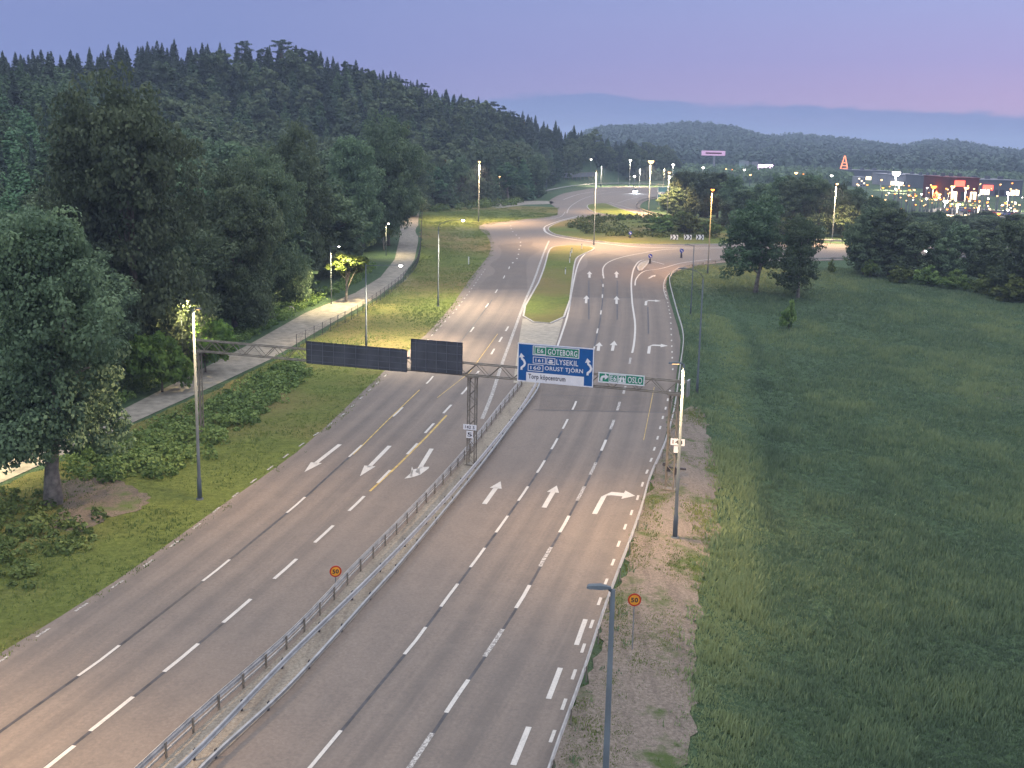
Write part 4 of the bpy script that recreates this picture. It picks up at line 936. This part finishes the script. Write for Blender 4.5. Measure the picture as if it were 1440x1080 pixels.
# lone tree in front of the path
LONE=finish(mk_broad(5,17,11,640,120,.21,'leaf','bark_pale',.2,zc=.55,tr=.034,skirt=5))
tree_px(LONE,75,708,288,212,'nearest tree, pale thick trunk standing on the bare patch left of the path')
bt=at(75,708)
feat=[ (BIG[2],190,525,85,225,'huge brown-green broadleaf tree rising highest above the path at the left'),
 (BIG[1],-50,590,300,190,'dark broadleaf tree at the left picture edge behind the path'),
 (BIG[0],330,465,215,145,'broad dark tree at the wood edge right of the tall yellow-topped lamp post'),
 (BIG[2],375,432,200,130,'dark broadleaf tree above the pale boulder at the wood edge'),
 (BIG[1],420,402,160,105,'tall dense tree behind the bright leaves by the path'),
 (BIG[3],492,366,185,90,'tall dark tree at the path bend near the low lamp'),
 (BIG[0],545,345,150,115,'tall tree with reddish crown overhanging the path end'),
 (BIG[2],572,305,200,85,'dark tree at the very end of the path')]
for p,bx,by,ty,wp,lb in feat: tree_px(p,bx,by,ty,wp,lb)
taken=[at(f[1],f[2])[:2] for f in feat]
YT=finish(mk_broad(91,5,3.6,60,40,.3,'leaf_young','bark_pale',.3,zc=.72))
tree_px(YT,486,424,354,62,'small tree with glowing yellow-green leaves lit by the path lamp','young_tree')
tree_px(YT,540,352,318,28,'small lit green bush tree below the round path lamp','young_tree')
BY=finish(mk_broad(95,4,5,150,44,.24,'leaf_young','bark',.03,zc=.45))
tree_px(BY,228,552,462,100,'leafy yellow-green bush lit from behind beside the tall lamp post','bush','bush')
tree_px(BY,290,524,440,85,'lit bush at the wood edge right of the tall lamp post','bush','bush')
# right side trees named one by one
R_=[(WIL[0],1062,412,276,112,'large grey-green willow beside the roundabout exit, leaning left of the pair'),
 (WIL[1],1122,420,298,84,'slimmer grey-green tree right of the large willow'),
 (BSH[2],1109,463,424,30,'lone small bush standing in the meadow in front of the willows'),
 (BSH[1],1169,385,365,12,'tiny dark bush by the guard rail right of the willows'),
 (MID[0],1216,386,288,66,'dark rounded tree at the left end of the meadow hedge row'),
 (MID[1],1250,388,285,74,'tall dark tree, second in the meadow hedge row'),
 (BSH[0],1223,390,363,24,'small pale bush at the foot of the hedge row'),
 (MID[2],1290,392,306,80,'broad tree in the middle of the meadow hedge row left of the car lights'),
 (MID[0],1342,397,312,66,'dark tree right of the red car light in the hedge row'),
 (MID[1],1385,402,318,60,'narrower tree near the right end of the hedge row'),
 (MID[2],1425,418,300,70,'dark tree at the right picture edge by the meadow'),
 (MID[0],1470,425,300,80,'dark tree cut by the right picture edge')]
for p,bx,by,ty,wp,lb in R_: tree_px(p,bx,by,ty,wp,lb,'bush' if 'bush' in lb else 'broadleaf_tree','bush' if 'bush' in lb else 'tree')
for i,(bx,by,ty,wp) in enumerate([(1265,398,372,36),(1305,402,374,44),(1345,408,380,40),(1385,414,384,44),(1420,424,388,50)]):
    tree_px(BSH[i%3],bx,by,ty,wp,'low dark bush before the meadow hedge row, '+['first','second','third','fourth','fifth'][i]+' from the left','bush','bush','bushes in front of the hedge row')
# roundabout and grove
for i,(bx,by,ty,wp,lb) in enumerate([(872,317,299,16,'round dark shrub alone on the left part of the roundabout island'),(935,331,304,52,'big light green shrub left on the roundabout island'),(968,333,301,56,'largest light green shrub on the roundabout island'),(998,335,308,40,'shrub at the right side of the roundabout island'),(905,322,308,34,'low shrub behind the blue marker on the island'),(955,322,298,40,'shrub at the back of the roundabout island')]):
    tree_px(BSH[i%3],bx,by,ty,wp,lb,'bush','bush')
ORD=['first','second','third','fourth','fifth','sixth','seventh','eighth','ninth','tenth','eleventh','twelfth','thirteenth','fourteenth']
g_=[(948,303,262,46),(965,300,236,48),(985,305,240,50),(1008,308,238,54),(1030,312,245,48),(950,292,246,40),(1022,322,280,40),(1048,325,262,50)]
for i,(bx,by,ty,wp) in enumerate(sorted(g_)): tree_px(MID[i%3],bx,by,ty,wp,'dark green tree in the grove beyond the roundabout, '+ORD[i]+' from the left','broadleaf_tree','tree','grove beyond the roundabout')
g2=[(1062,322,262,44),(1075,325,252,46),(1092,328,244,50),(1110,330,246,52),(1130,330,243,54),(1150,332,246,50),(1140,326,240,50),(1100,322,242,50),(1185,335,262,44),(1178,328,255,44),(1200,335,268,44),(1205,328,262,40),(1222,334,272,44),(1240,332,278,44)]
for i,(bx,by,ty,wp) in enumerate(sorted(g2)): tree_px(MID[(i+1)%3],bx,by,ty,wp,'dark tree of the copse before the shopping area, '+ORD[i]+' from the left','broadleaf_tree','tree','dark copse in front of the shopping area')
for i in range(46):
    bx=rnd.uniform(1230,1480); by=rnd.uniform(306,343); d=at0(bx,by)[1]; ty=rnd.uniform(292,306)+ (bx-1230)*.03
    if by-ty<10: ty=by-rnd.uniform(10,16)
    tree_px(MID[i%3],bx,by,ty,rnd.uniform(26,42),'low bushy tree among those between the hedge row and the shopping area','broadleaf_tree','tree','bushy trees before the shopping area')
g3=[(592,296,238,40),(606,293,225,44),(626,292,230,44),(648,290,218,40),(668,288,235,34),(690,285,232,40),(712,284,225,44),(735,281,222,46),(752,278,215,40),(612,290,260,34),(650,288,262,36),(700,284,262,30),(730,282,258,34)]
for i,(bx,by,ty,wp) in enumerate(sorted(g3)):
    p_=[MID[0],BIRCH[0],MID[1],LAR[0]][i%4]; tree_px(p_,bx,by,ty,wp,'green tree at the wood edge behind the far verge, '+ORD[i]+' from the left','broadleaf_tree','tree','wood edge trees behind the far verge'); taken.append(at(bx,by)[:2])
for nm_,lb_,off,n_,r0_,r1_ in (('undergrowth','tall dark bushes filling the gaps under the trees along the path',(2.2,9.0),1300,.7,1.7),):
    ys=rng.uniform(48,330,n_)**1.0; xs=x_forest(ys)-rng.uniform(*off,n_); r=rng.uniform(r0_,r1_,n_); C=np.column_stack([xs,ys,G(xs,ys)+r*.6]); V,Fq,t=cloud(C,np.column_stack([r,r,r*1.1]),70,.3,rng,.8,.5)
    me=npmesh(nm_,V,Fq,M['leaf'],{'tint':t}); tag(link(bpy.data.objects.new(nm_,me)),lb_,'undergrowth',kind='stuff')
# the wooded hill: the nearest as things, the rest as one mass
cand=[]
yy_=45.
while yy_<860:
    sp_=5.4 if yy_<260 else (5.6 if yy_<500 else 7.5)
    xe=float(x_forest(yy_))-3; xr=float(np.interp(yy_,_RY,_RX))
    x=xe-rnd.uniform(0,2)
    while x>xr-14:
        X_=x+rnd.uniform(-.38,.38)*sp_; Y_=yy_+rnd.uniform(-.38,.38)*sp_; z=float(G(X_,Y_)); qx,qy=proj((X_,Y_,z+12))
        if -90<qx<1010 and qy<1100: cand.append((math.hypot(X_,Y_),X_,Y_,z,(xe-X_)/max(xe-xr,10)))
        x-=sp_*(1 if (xe-x)/max(xe-xr,10)<.7 else .75)
    yy_+=sp_*.9
cand=[c for c in cand if min((c[1]-t_[0])**2+(c[2]-t_[1])**2 for t_ in taken)>9]
cand.sort()
def kind(X_,Y_,t_,z):
    qx,qy=proj((X_,Y_,z+12)); r_=rnd.random()
    if t_>.78: return 'S' if r_<.98 else 'P'
    if qx<140 and .1<t_: return 'L' if r_<.8 else 'S'
    if 250<qx<450 and .12<t_<.5: return 'L' if r_<.7 else 'B'
    if t_<.25: return 'B' if r_<.75 else ('R' if r_<.9 else 'L')
    return 'S' if r_<.38 else ('L' if r_<.62 else ('B' if r_<.96 else 'P'))
NI=285
SV=[];SF=[];ST=[];SM=[]; base_=0
for i,(d_,X_,Y_,z,t_) in enumerate(cand):
    k=kind(X_,Y_,t_,z)
    h={'S':rnd.uniform(10,12.5) if t_>.78 else rnd.uniform(11.5,15.5),'P':rnd.uniform(11,12.5) if t_>.78 else rnd.uniform(13,16),'L':rnd.uniform(11,14.5),'B':rnd.uniform(12,17),'R':rnd.uniform(12,16)}[k]
    if Y_>420: h*=.9
    if i<NI:
        p=rnd.choice({'S':SPR,'P':PINE,'L':LAR,'B':BIG if d_<140 else MID,'R':BIRCH}[k])
        nm={'S':'spruce_tree','P':'pine_tree','L':'larch_tree','B':'broadleaf_tree','R':'birch_tree'}[k]
        lb={'S':'dark pointed spruce among the dense trees of the wooded hillside','P':'flat-topped pine among the dense trees of the wooded hillside','L':'soft light green conifer in the stand on the lower hillside','B':'dark leafy tree among the dense trees of the wooded hillside','R':'slim leafy birch among the dense trees of the wooded hillside'}[k]
        tree(p,X_,Y_,h,rnd.uniform(.9,1.2),lb,'tree',{'S':'spruces','P':'pines','L':'light green conifers','B':'leafy trees','R':'birches'}[k]+' on the wooded hillside',nm,z)
    else:
        p=rnd.choice({'S':LOWS,'P':LOWP,'L':LOWL,'B':LOWB,'R':LOWB}[k]); s=h/p['h']; a=rnd.uniform(0,6.28); c,s_=math.cos(a),math.sin(a); wf=s*rnd.uniform(.9,1.25)
        V=p['V']; SV.append(np.column_stack([(V[:,0]*c-V[:,1]*s_)*wf+X_,(V[:,0]*s_+V[:,1]*c)*wf+Y_,V[:,2]*s+z])); SF.append(p['F']+base_); base_+=len(V); ST.append(np.clip(p['t']*.8+rnd.uniform(-.3,.5),0,1)); SM.append(np.full(len(p['F']),{'S':0,'P':0,'L':1,'B':2,'R':2}[k]))
me=npmesh('hillside_forest',np.vstack(SV),np.vstack(SF),M['needle'],{'tint':np.concatenate(ST)}); me.materials.append(M['larch']); me.materials.append(M['leaf']); me.polygons.foreach_set('material_index',np.concatenate(SM).astype(np.int32))
tag(link(bpy.data.objects.new('hillside_forest',me)),'dense forest covering the far and upper part of the wooded hill','forest',kind='stuff')
print('TREES',len(cand),NTREE,base_/4)
# the old pines that stand against the sky on the ridge
for i,(bx,ty,wp,lb) in enumerate([(343,58,26,'left pine with spreading limbs against the sky on the ridge'),(372,66,20,'small pine between two taller pines on the ridge'),(398,56,34,'tallest wind-bent pine against the sky on the ridge'),(425,66,30,'pine with flat crown right of the tallest ridge pine'),(440,78,20,'last open-crowned pine on the right of the ridge group'),(550,100,14,'single spruce tip standing out on the descending ridge')]):
    D=395+i*3; d=_ray(bx,150); x_,y_=d[0]/d[1]*D,D; z_=float(G(x_,y_)); h_=height_to((x_,y_,z_),ty)
    tree(PINE[i%2] if i<5 else SPR[0],x_,y_,h_,(wp/ F*D/ (9 if i<5 else 6.5))/(h_/17),lb,'tree',None,'pine_tree' if i<5 else 'spruce_tree',z_)
# ------------------------------------------------------------------ undergrowth and grass
def scatter_poly(px,n,gf=at0,rng=rng):
    poly=wpoly(px); lo,hi=poly.min(0),poly.max(0); out=[]
    P=lo+rng.random((n*6,2))*(hi-lo); P=P[inpoly(P,poly)][:n]; return P
def shrubs(name,label,px,n,r0,r1,per,size,mat,jit=0.):
    P=scatter_poly(px,n); P=P+rng.normal(0,jit,P.shape) if jit else P; k=len(P); r=rng.uniform(r0,r1,k); C=np.column_stack([P,G(P[:,0],P[:,1])+r*.45]); R=np.column_stack([r,r,r*.8])
    V,Fq,t=cloud(C,R,per,size,rng,.8,.55); me=npmesh(name,V,Fq,M[mat],{'tint':t}); tag(link(bpy.data.objects.new(name,me)),label,'undergrowth',kind='stuff')
UND=[(110,640),(160,615),(230,590),(300,560),(380,520),(415,500),(428,520),(380,560),(330,600),(270,640),(230,665),(190,672),(120,668),(95,655)]
shrubs('undergrowth','waist-high leafy undergrowth between the path and the left carriageway',[(x,y+9) for x,y in UND],480,.22,.9,70,.2,'shrub',.5)
shrubs('undergrowth','leafy weeds around the lone tree at the lower left',[(-60,700),(40,690),(70,735),(150,745),(60,800),(-60,860)],150,.2,.6,60,.18,'shrub',.8)
shrubs('undergrowth','ferns and saplings along the wood edge above the path',[(-60,690),(0,640),(60,610),(150,580),(260,524),(350,477),(430,434),(500,400),(530,375),(515,372),(470,405),(400,432),(330,470),(240,515),(140,565),(40,600),(-60,640)],620,.3,.8,55,.2,'shrub')
shrubs('undergrowth','low bushes on the roundabout island',[(800,320),(830,309),(900,308),(960,310),(1020,322),(1000,338),(900,337),(830,332)],480,.7,1.5,40,.45,'shrub')
shrubs('undergrowth','bushes filling the wood edge behind the far verge',[(596,300),(620,285),(700,280),(755,274),(770,268),(720,290),(640,296)],170,.8,1.8,60,.45,'shrub')
_gr=np.random.default_rng(3).random((256,256))
def vnoise(x,y,s):
    x=x/s; y=y/s; i=np.floor(x).astype(int); j=np.floor(y).astype(int); u_=x-i; v_=y-j; u_=u_*u_*(3-2*u_); v_=v_*v_*(3-2*v_); g=lambda a,b:_gr[a%256,b%256]
    return (g(i,j)*(1-u_)+g(i+1,j)*u_)*(1-v_)+(g(i,j+1)*(1-u_)+g(i+1,j+1)*u_)*v_
def fbm(x,y,s): return .5*vnoise(x,y,s)+.3*vnoise(x+31,y+7,s/2.2)+.2*vnoise(x+5,y+57,s/5)
def grass(name,label,P,h0,h1,w0,mat,blades=4):
    n=len(P); k=blades; X_=np.repeat(P[:,0],k)+rng.normal(0,.10,n*k); Y_=np.repeat(P[:,1],k)+rng.normal(0,.10,n*k); Z_=G(X_,Y_)
    a=rng.uniform(0,2*PI,n*k); f1=fbm(P[:,0],P[:,1]*.7,3.2); hh=np.repeat(h0+(h1-h0)*np.clip((f1-.3)*2.4,0,1.3),k)*rng.uniform(.6,1.2,n*k); ww=w0*rng.uniform(.6,1.4,n*k)
    dx,dy=np.cos(a),np.sin(a); ln=rng.normal(.15,.35,n*k)*hh; la=rng.normal(.6,.7,n*k)
    A=np.column_stack([X_-dx*ww,Y_-dy*ww,Z_-.02]); B=np.column_stack([X_+dx*ww,Y_+dy*ww,Z_-.02]); C=np.column_stack([X_+np.cos(la)*ln,Y_+np.sin(la)*ln,Z_+hh])
    V=np.stack([A,B,C],1).reshape(-1,3); Fq=np.arange(len(V)).reshape(-1,3)
    big=(fbm(P[:,0]+90,P[:,1],14)-.5)*.9+(f1-.5)*.9; dd=P[:,0]-x_rail(P[:,1]); rb=(P[:,0]>x_rail(P[:,1]))*(P[:,1]<150); big=big+rb*(.5*np.exp(-((dd-5.6)/2.0)**2)-.32*np.exp(-((dd-8.6)/1.0)**2)*(P[:,1]>72))
    t=np.clip(np.repeat(rng.normal(.48,.15,n)+big,k),0,1)
    me=npmesh(name,V,Fq,M[mat],{'tint':np.repeat(t,3)}); tag(link(bpy.data.objects.new(name,me)),label,'grass',kind='stuff')
n=135000; yy=28+(172)*rng.random(n)**1.5; xx=x_rail(yy)+rng.random(n)**.9*(yy*.47+8-x_rail(yy)*1.0); P=np.column_stack([xx,yy])
gp_=wpoly(GRV,2); P=P[~inpoly(P+rng.normal(0,.45,P.shape),gp_)]; P=P[~inpoly(P,wpoly(OUT,2))]; P=P[(P[:,0]>x_rail(P[:,1])+.6)]
cl=np.sin(P[:,0]*.9+np.sin(P[:,1]*.5)*2)*np.sin(P[:,1]*.7+np.cos(P[:,0]*.4)*2)+rng.normal(0,.5,len(P)); P=P[cl>-1.1]
grass('grass','tall rough meadow grass right of the road',P,.10,.5,.05,'blade',5)
P=scatter_poly(VG,42000); grass('grass','shorter grass on the verge between path and left carriageway',P,.06,.22,.04,'shrub',4)
P=scatter_poly(GRV,9000); cl=np.sin(P[:,0]*1.1)*np.sin(P[:,1]*.35+2)+rng.normal(0,.4,len(P))+.9*(P[:,0]<x_rail(P[:,1])+1.6); P=P[cl>.25]; grass('weeds','sparse weeds growing in the roadside gravel',P,.05,.18,.04,'shrub',6)
# ------------------------------------------------------------------ far hills
hx=[(780,205),(840,178),(880,173),(930,176),(960,173),(1000,174),(1040,178),(1075,188),(1120,190),(1200,196),(1270,203),(1300,198),(1345,200),(1400,208),(1440,211),(1520,214),(1700,222)]
DH=1900.
azs=[];zt=[]
for px,py in hx:
    d=_ray(px,py+6); azs.append(math.atan2(d[0],d[1])); zt.append(CH+d[2]/math.hypot(d[0],d[1])*DH-8)
def hill_z(a,r): 
    top_=np.interp(a,azs,zt); t=(r-880)/(DH-880); return 5+(top_-5)*np.where(t<1,sm(t)*.8+.2*np.clip(t,0,1),np.maximum(0,1-(t-1)*.5))+3*np.sin(a*60+r*.01)*sm(t)
A_,R__=np.meshgrid(np.linspace(azs[0]-.05,azs[-1],140),np.linspace(880,2700,50)); Z_=hill_z(A_,R__)
idx=np.arange(A_.size).reshape(A_.shape); q=np.stack([idx[:-1,:-1],idx[:-1,1:],idx[1:,1:],idx[1:,:-1]],-1).reshape(-1,4)
me=npmesh('hills',np.stack([np.sin(A_)*R__,np.cos(A_)*R__,Z_],-1).reshape(-1,3),q,M['ground']); tag(link(bpy.data.objects.new('hills',me)),kind='structure')
n=7500; a=rng.uniform(azs[0]-.03,azs[-1],n); r_=900+(DH-880+20)*rng.random(n)**.7; z=hill_z(a,r_)
V0=[];T0=[]
C=np.column_stack([np.sin(a)*r_,np.cos(a)*r_,z+6]); sz=rng.uniform(.7,1.25,n); R=np.column_stack([3.6*sz,3.6*sz,8.5*sz])
V,Fq,t=cloud(C,R,54,2.7,rng,.9,.5); me=npmesh('far_forest',V,Fq,M['needle'],{'tint':t}); tag(link(bpy.data.objects.new('far_forest',me)),'unbroken dark forest on the low hills at the horizon','forest',kind='stuff')
# mid-distance woods between roundabout and shopping area, seen as one mass
n=1500; a=rng.uniform(.08,.50,n); r_=rng.uniform(640,900,n); C=np.column_stack([np.sin(a)*r_,np.cos(a)*r_,Zb(r_*np.cos(a))+2.5]); 
qx=np.array([proj(c)[0] for c in C]); keep=(qx<1195)|(r_>800); C=C[keep]; R=np.column_stack([rng.uniform(2,4,len(C))]*2+[rng.uniform(2.5,5,len(C))])
V,Fq,t=cloud(C,R,34,1.7,rng,.9,.5); me=npmesh('distant_wood',V,Fq,M['leaf'],{'tint':t}); tag(link(bpy.data.objects.new('distant_wood',me)),'low distant wood in front of the shopping area','wood',kind='stuff')
# ------------------------------------------------------------------ shopping area at the foot of the hills
def far(px,py):            # a point on the datum, and metres per pixel there
    p=at0(px,py); return p,p[1]/F
M['wall_w']=flat('pale_cladding',(.30,.30,.34),.7,scale=.1); M['wall_g']=flat('grey_cladding',(.10,.11,.14),.7,scale=.1); M['wall_r']=flat('red_cladding',(.13,.022,.03),.7,scale=.1)
M['e_pink']=glow('pink_sign_glow',(1,.62,.95),3.2); M['e_white']=glow('white_sign_glow',(1,.95,1),2.2); M['e_green']=glow('green_sign_glow',(.02,1,.35),1.2)
M['e_red']=glow('red_sign_glow',(1,.10,.06),1.6); M['e_orange']=glow('orange_red_glow',(1,.26,.12),1.0); M['e_win']=glow('lit_shop_window',(1,.82,.5),1.6); M['e_dimpink']=glow('dim_pink_sign',(.55,.33,.5),.35)
M['e_yel']=glow('yellow_sign_glow',(1,.75,.15),2.5)
def store(x0,x1,yt,yb,label,mat,sign=None,sx=(.3,.7),win=True,depth=30):
    p,m=far((x0+x1)/2,yb); w=(x1-x0)*m; h=(yb-yt)*m
    r=empty('store_building',tuple(p),0,label=label,cat='store')
    b=MB(); b.box((0,depth/2,h/2),(w,depth,h)); b.box((0,depth/2,h+.2),(w+.5,depth+.5,.4)); b.build('wall',M[mat],r)
    for k in range(3): q_=MB(); q_.box((w*(-.3+.3*k),depth*.5,h+1.0),(w*.07,3,1.4)); q_.build('roof_unit',M['wall_g'],r)
    if win:
        n_=max(3,int(w/5))
        for k in range(n_):
            q_=MB(); q_.box((-w/2+w*(k+.5)/n_,-.1,h*.25),(w/n_*.62,.12,h*.34)); q_.build('window',M['e_win'] if k%3!=1 else M['black'],r)
    if sign: q_=MB(); q_.box((w*(sx[0]+sx[1]-1)/2,-.25,h*.78),(w*(sx[1]-sx[0]),.3,h*.26)); q_.build('sign_panel',M[sign],r)
    cs=['e_white','e_yel','e_red','e_pink','e_win']
    for k in range(int(w/14)):
        q_=MB(); a_=rnd.uniform(.6,2.2); q_.box((rnd.uniform(-.46,.46)*w,-.4,h*rnd.uniform(.35,.95)),(a_*2,.3,a_)); q_.build('small_sign',M[cs[rnd.randrange(5)]],r)
    return r
store(1040,1100,231,243,'low pale store left of the dark copse top','wall_g',None,win=False)
store(1135,1168,240,249,'low store with pink-lit fascia above the dark copse','wall_w','e_dimpink',(.2,.75))
store(1192,1250,241,254,'long pale store right of the red lattice tower','wall_g',None)
store(1250,1305,247,262,'store with dim reddish fascia behind the brightest mast','wall_w','e_dimpink',(.5,.8))
store(1300,1334,249,266,'grey store left of the glowing red store','wall_g','e_white',(.3,.55))
store(1334,1374,252,283,'store with glowing red front and yellow windows','wall_r','e_red',(.15,.5))
store(1374,1436,255,276,'long dark store at the right end of the shopping area','wall_g',None)
# slim white office block
p,m=far(1211,263); r=empty('office_block',tuple(p),0,label='small pale office block with rows of windows',cat='office block'); w=11*m;h=14*m
b=MB(); b.box((0,5,h/2),(w,10,h)); b.build('wall',M['wall_w'],r)
for i in range(3):
    for j in range(4): q_=MB(); q_.box((-w/2+w*(i+.5)/3,-.05,h*(.15+.22*j)),(w*.17,.12,h*.11)); q_.build('window',M['black'] if (i+j)%3 else M['e_win'],r)
# T-shaped pylon with pink board
p,m=far(1003,246); r=empty('pylon_sign',tuple(p),0,label='tall T-shaped pylon with a long dull pink board',cat='pylon sign')
b=MB(); b.tube([(0,0,0),(0,0,28*m)],1.4*m,12); b.build('mast',M['wall_w'],r); b=MB(); b.box((-1.5*m,0,29.5*m),(32*m,2.5,6.5*m)); b.build('board',M['e_dimpink'],r)
b=MB(); b.box((-1.5*m,-1.3,29.5*m),(22*m,.1,2*m)); b.build('dark_band',M['wall_r'],r)
# billboards
for x0,x1,yt,yb,lb,mt in ((1038,1051,227,240,'square grey billboard above the green shop sign','wall_w'),(1056,1064,228,240,'narrow grey billboard left of the glaring pink sign','wall_w'),(1065,1085,232,239.5,'glaring white and pink illuminated sign','e_pink'),(1035,1044,237,240.5,'small green illuminated sign','e_green')):
    p,m=far((x0+x1)/2,246); r=empty('billboard',(p[0],p[1]-2,p[2]),0,label=lb,cat='billboard'); w=(x1-x0)*m
    b=MB(); b.box((0,0,(246-(yt+yb)/2)*m),(w,.8,(yb-yt)*m)); b.build('board',M[mt],r)
    for s in (-.35,.35): b=MB(); b.tube([(w*s,.6,0),(w*s,.6,(246-yt)*m)],.3,6); b.build('post',M['galv'],r)
# red lattice tower shaped like a letter A
p,m=far(1186,248); r=empty('lattice_tower',tuple(p),0,label='tall narrow orange-red lit tower shaped like the letter A',cat='tower'); H_=28*m; w=6*m
b=MB()
for sx in (-1,1): b.tube([(sx*w,0,6*m),(sx*.4*m,0,H_)],[.85*m,.6*m],6)
for zz in (.38,.52,.66): b.tube([(-w*(1-zz)*1.15,0,H_*zz),(w*(1-zz)*1.15,0,H_*zz)],.55*m,6)
b.build('lit_frame',M['e_orange'],r); b=MB()
for sx in (-1,1): b.tube([(sx*w*1.15,0,0),(sx*w,0,6.5*m)],.8*m,6)
b.build('white_foot',M['wall_w'],r)
# masts and lights of the shopping area
def mast(px,py,yb,rad,lit,label,power=0,group=None):
    p,m=far(px,yb); h=(yb-py)*m
    return lamp(None,0,label,(0,-1),.2,'flat',lit,power,r=.18,hl=.8,bpt=p,h=h,lens_r=rad*m*1.8,group=group,name='lamp_mast')
mast(1258,243,268,3.2,'white','brightest floodlight mast of the shopping area',26000)
mast(1263.5,257,272,2.6,'white','second bright floodlight just below the brightest one',9000)
mast(1311,262,280,2.3,'amber','large orange glowing mast light in the shopping area',16000)
mast(1337,262,286,1.8,'warm','warm mast light left above the glowing red store',12000)
mast(1356,264,288,2.0,'warm','warm mast light right above the glowing red store',12000)
mast(1416,271,296,2.4,'white','star-bright mast light near the right picture edge',16000)
mast(1328,282,296,2.3,'white','broad white light below the glowing red store',9000)
mast(945,232,262,.9,'white','white lamp above the grove, right of the tall dazzling mast',2500)
mast(885,226,262,.9,'white','white lamp left of the tall dazzling mast',2500)
mast(830,225,258,.6,'white','faint greenish lamp above the noise screen',0)
mast(985,237,300,.9,'white','small white lamp above the grove left of the pylon',0)
mast(891.5,248,264,.8,'white','small lamp just above the car with bright headlights',0)
mast(940,250,290,.9,'white','white lamp at the teal sign below the slim mast',2000)
lts=[(1019.5,238,.6),(1028,239,.4),(1045,239,.8),(1054,246,.8),(1032,257,.8),(1118,243,1.4),(1128,245,.6),(1168,247,1),(1204,259,.8),(1218,260,.8),(1238,253,.8),(1240,264,.9),(1258,266,.8),(1276,274,1.1),(1277,267,1),(1284,267,.8),(1286,275,1),(1301,279,1.2),(1319,273,1.4),(1327,266,1.2),(1314,280,1.3),(1332,272,1),(1340,271,1.1),(1361,282,1.2),(1366,272,.7),(1374,283,1.2),(1386,284,1.2),(1388,279,.9),(1400,261,1),(1412,285,1.2),(1425,286,1.2),(1407,289,.8),(1415,295,.9),(1427,296,1),(1402,300,1.5),(1389,293,.9),(1355,292,.7),(1347,287,1),(1323,301,.7),(1330,294,.9),(1297,289,.5)]
for i,(px,py,rd) in enumerate(lts): mast(px,py,max(py+14,262),rd,['warm','amber','white','warm','amber'][i%5],'small glowing lamp among the many lights of the shopping area',0,'small lamps of the shopping area')
for i in range(90): mast(rnd.uniform(1200,1436),rnd.uniform(258,294),302,rnd.uniform(.35,.75),['amber','warm','white','warm'][i%4],'small glowing lamp among the many lights of the shopping area',0,'small lamps of the shopping area')
# lit car park
cpk=wpoly([(1300,297),(1340,291),(1440,300),(1500,306),(1500,316),(1440,309),(1370,307),(1310,303)],2)
tag(sheet('car_park',cpk,.12,M['path'],12),kind='structure')
for px,py in ((1345,286),(1375,289),(1425,294)): mast(px,py,304,.8,'warm','lamp mast over the lit strip of car park',22000,'masts over the car park')
vm=MB()
def pcar(px,py,col,lb,rz):
    p=at0(px,py); r=car((p[0],p[1],p[2]+.12),rz,lb,col,0,0)
cols=[flat('white_car_paint',(.6,.6,.6),.4),flat('blue_car_paint',(.08,.12,.3),.4),flat('red_car_paint',(.4,.04,.03),.4)]
for i in range(9): pcar(1342+i*10.5,298+i*.9,cols[i%3],['white','blue','red'][i%3]+' parked car, '+['first','second','third','fourth','fifth','sixth','seventh','eighth','ninth'][i]+' from the left on the lit car park',PI/2)
# ------------------------------------------------------------------ evening haze
HAZE=True
if HAZE:
    hb=MB(); hb.box((0,2250,(82-12)/2),(9000,5700,82+12)); hm=bpy.data.materials.new('haze'); hm.use_nodes=True; t=hm.node_tree; t.nodes.clear()
    v=t.nodes.new('ShaderNodeVolumePrincipled'); v.inputs['Density'].default_value=.00030; v.inputs['Color'].default_value=(.62,.76,1,1); v.inputs['Anisotropy'].default_value=.2
    o=t.nodes.new('ShaderNodeOutputMaterial'); t.links.new(v.outputs[0],o.inputs['Volume'])
    tag(hb.build('haze',hm),'thin blue evening haze over the valley','haze',kind='stuff')
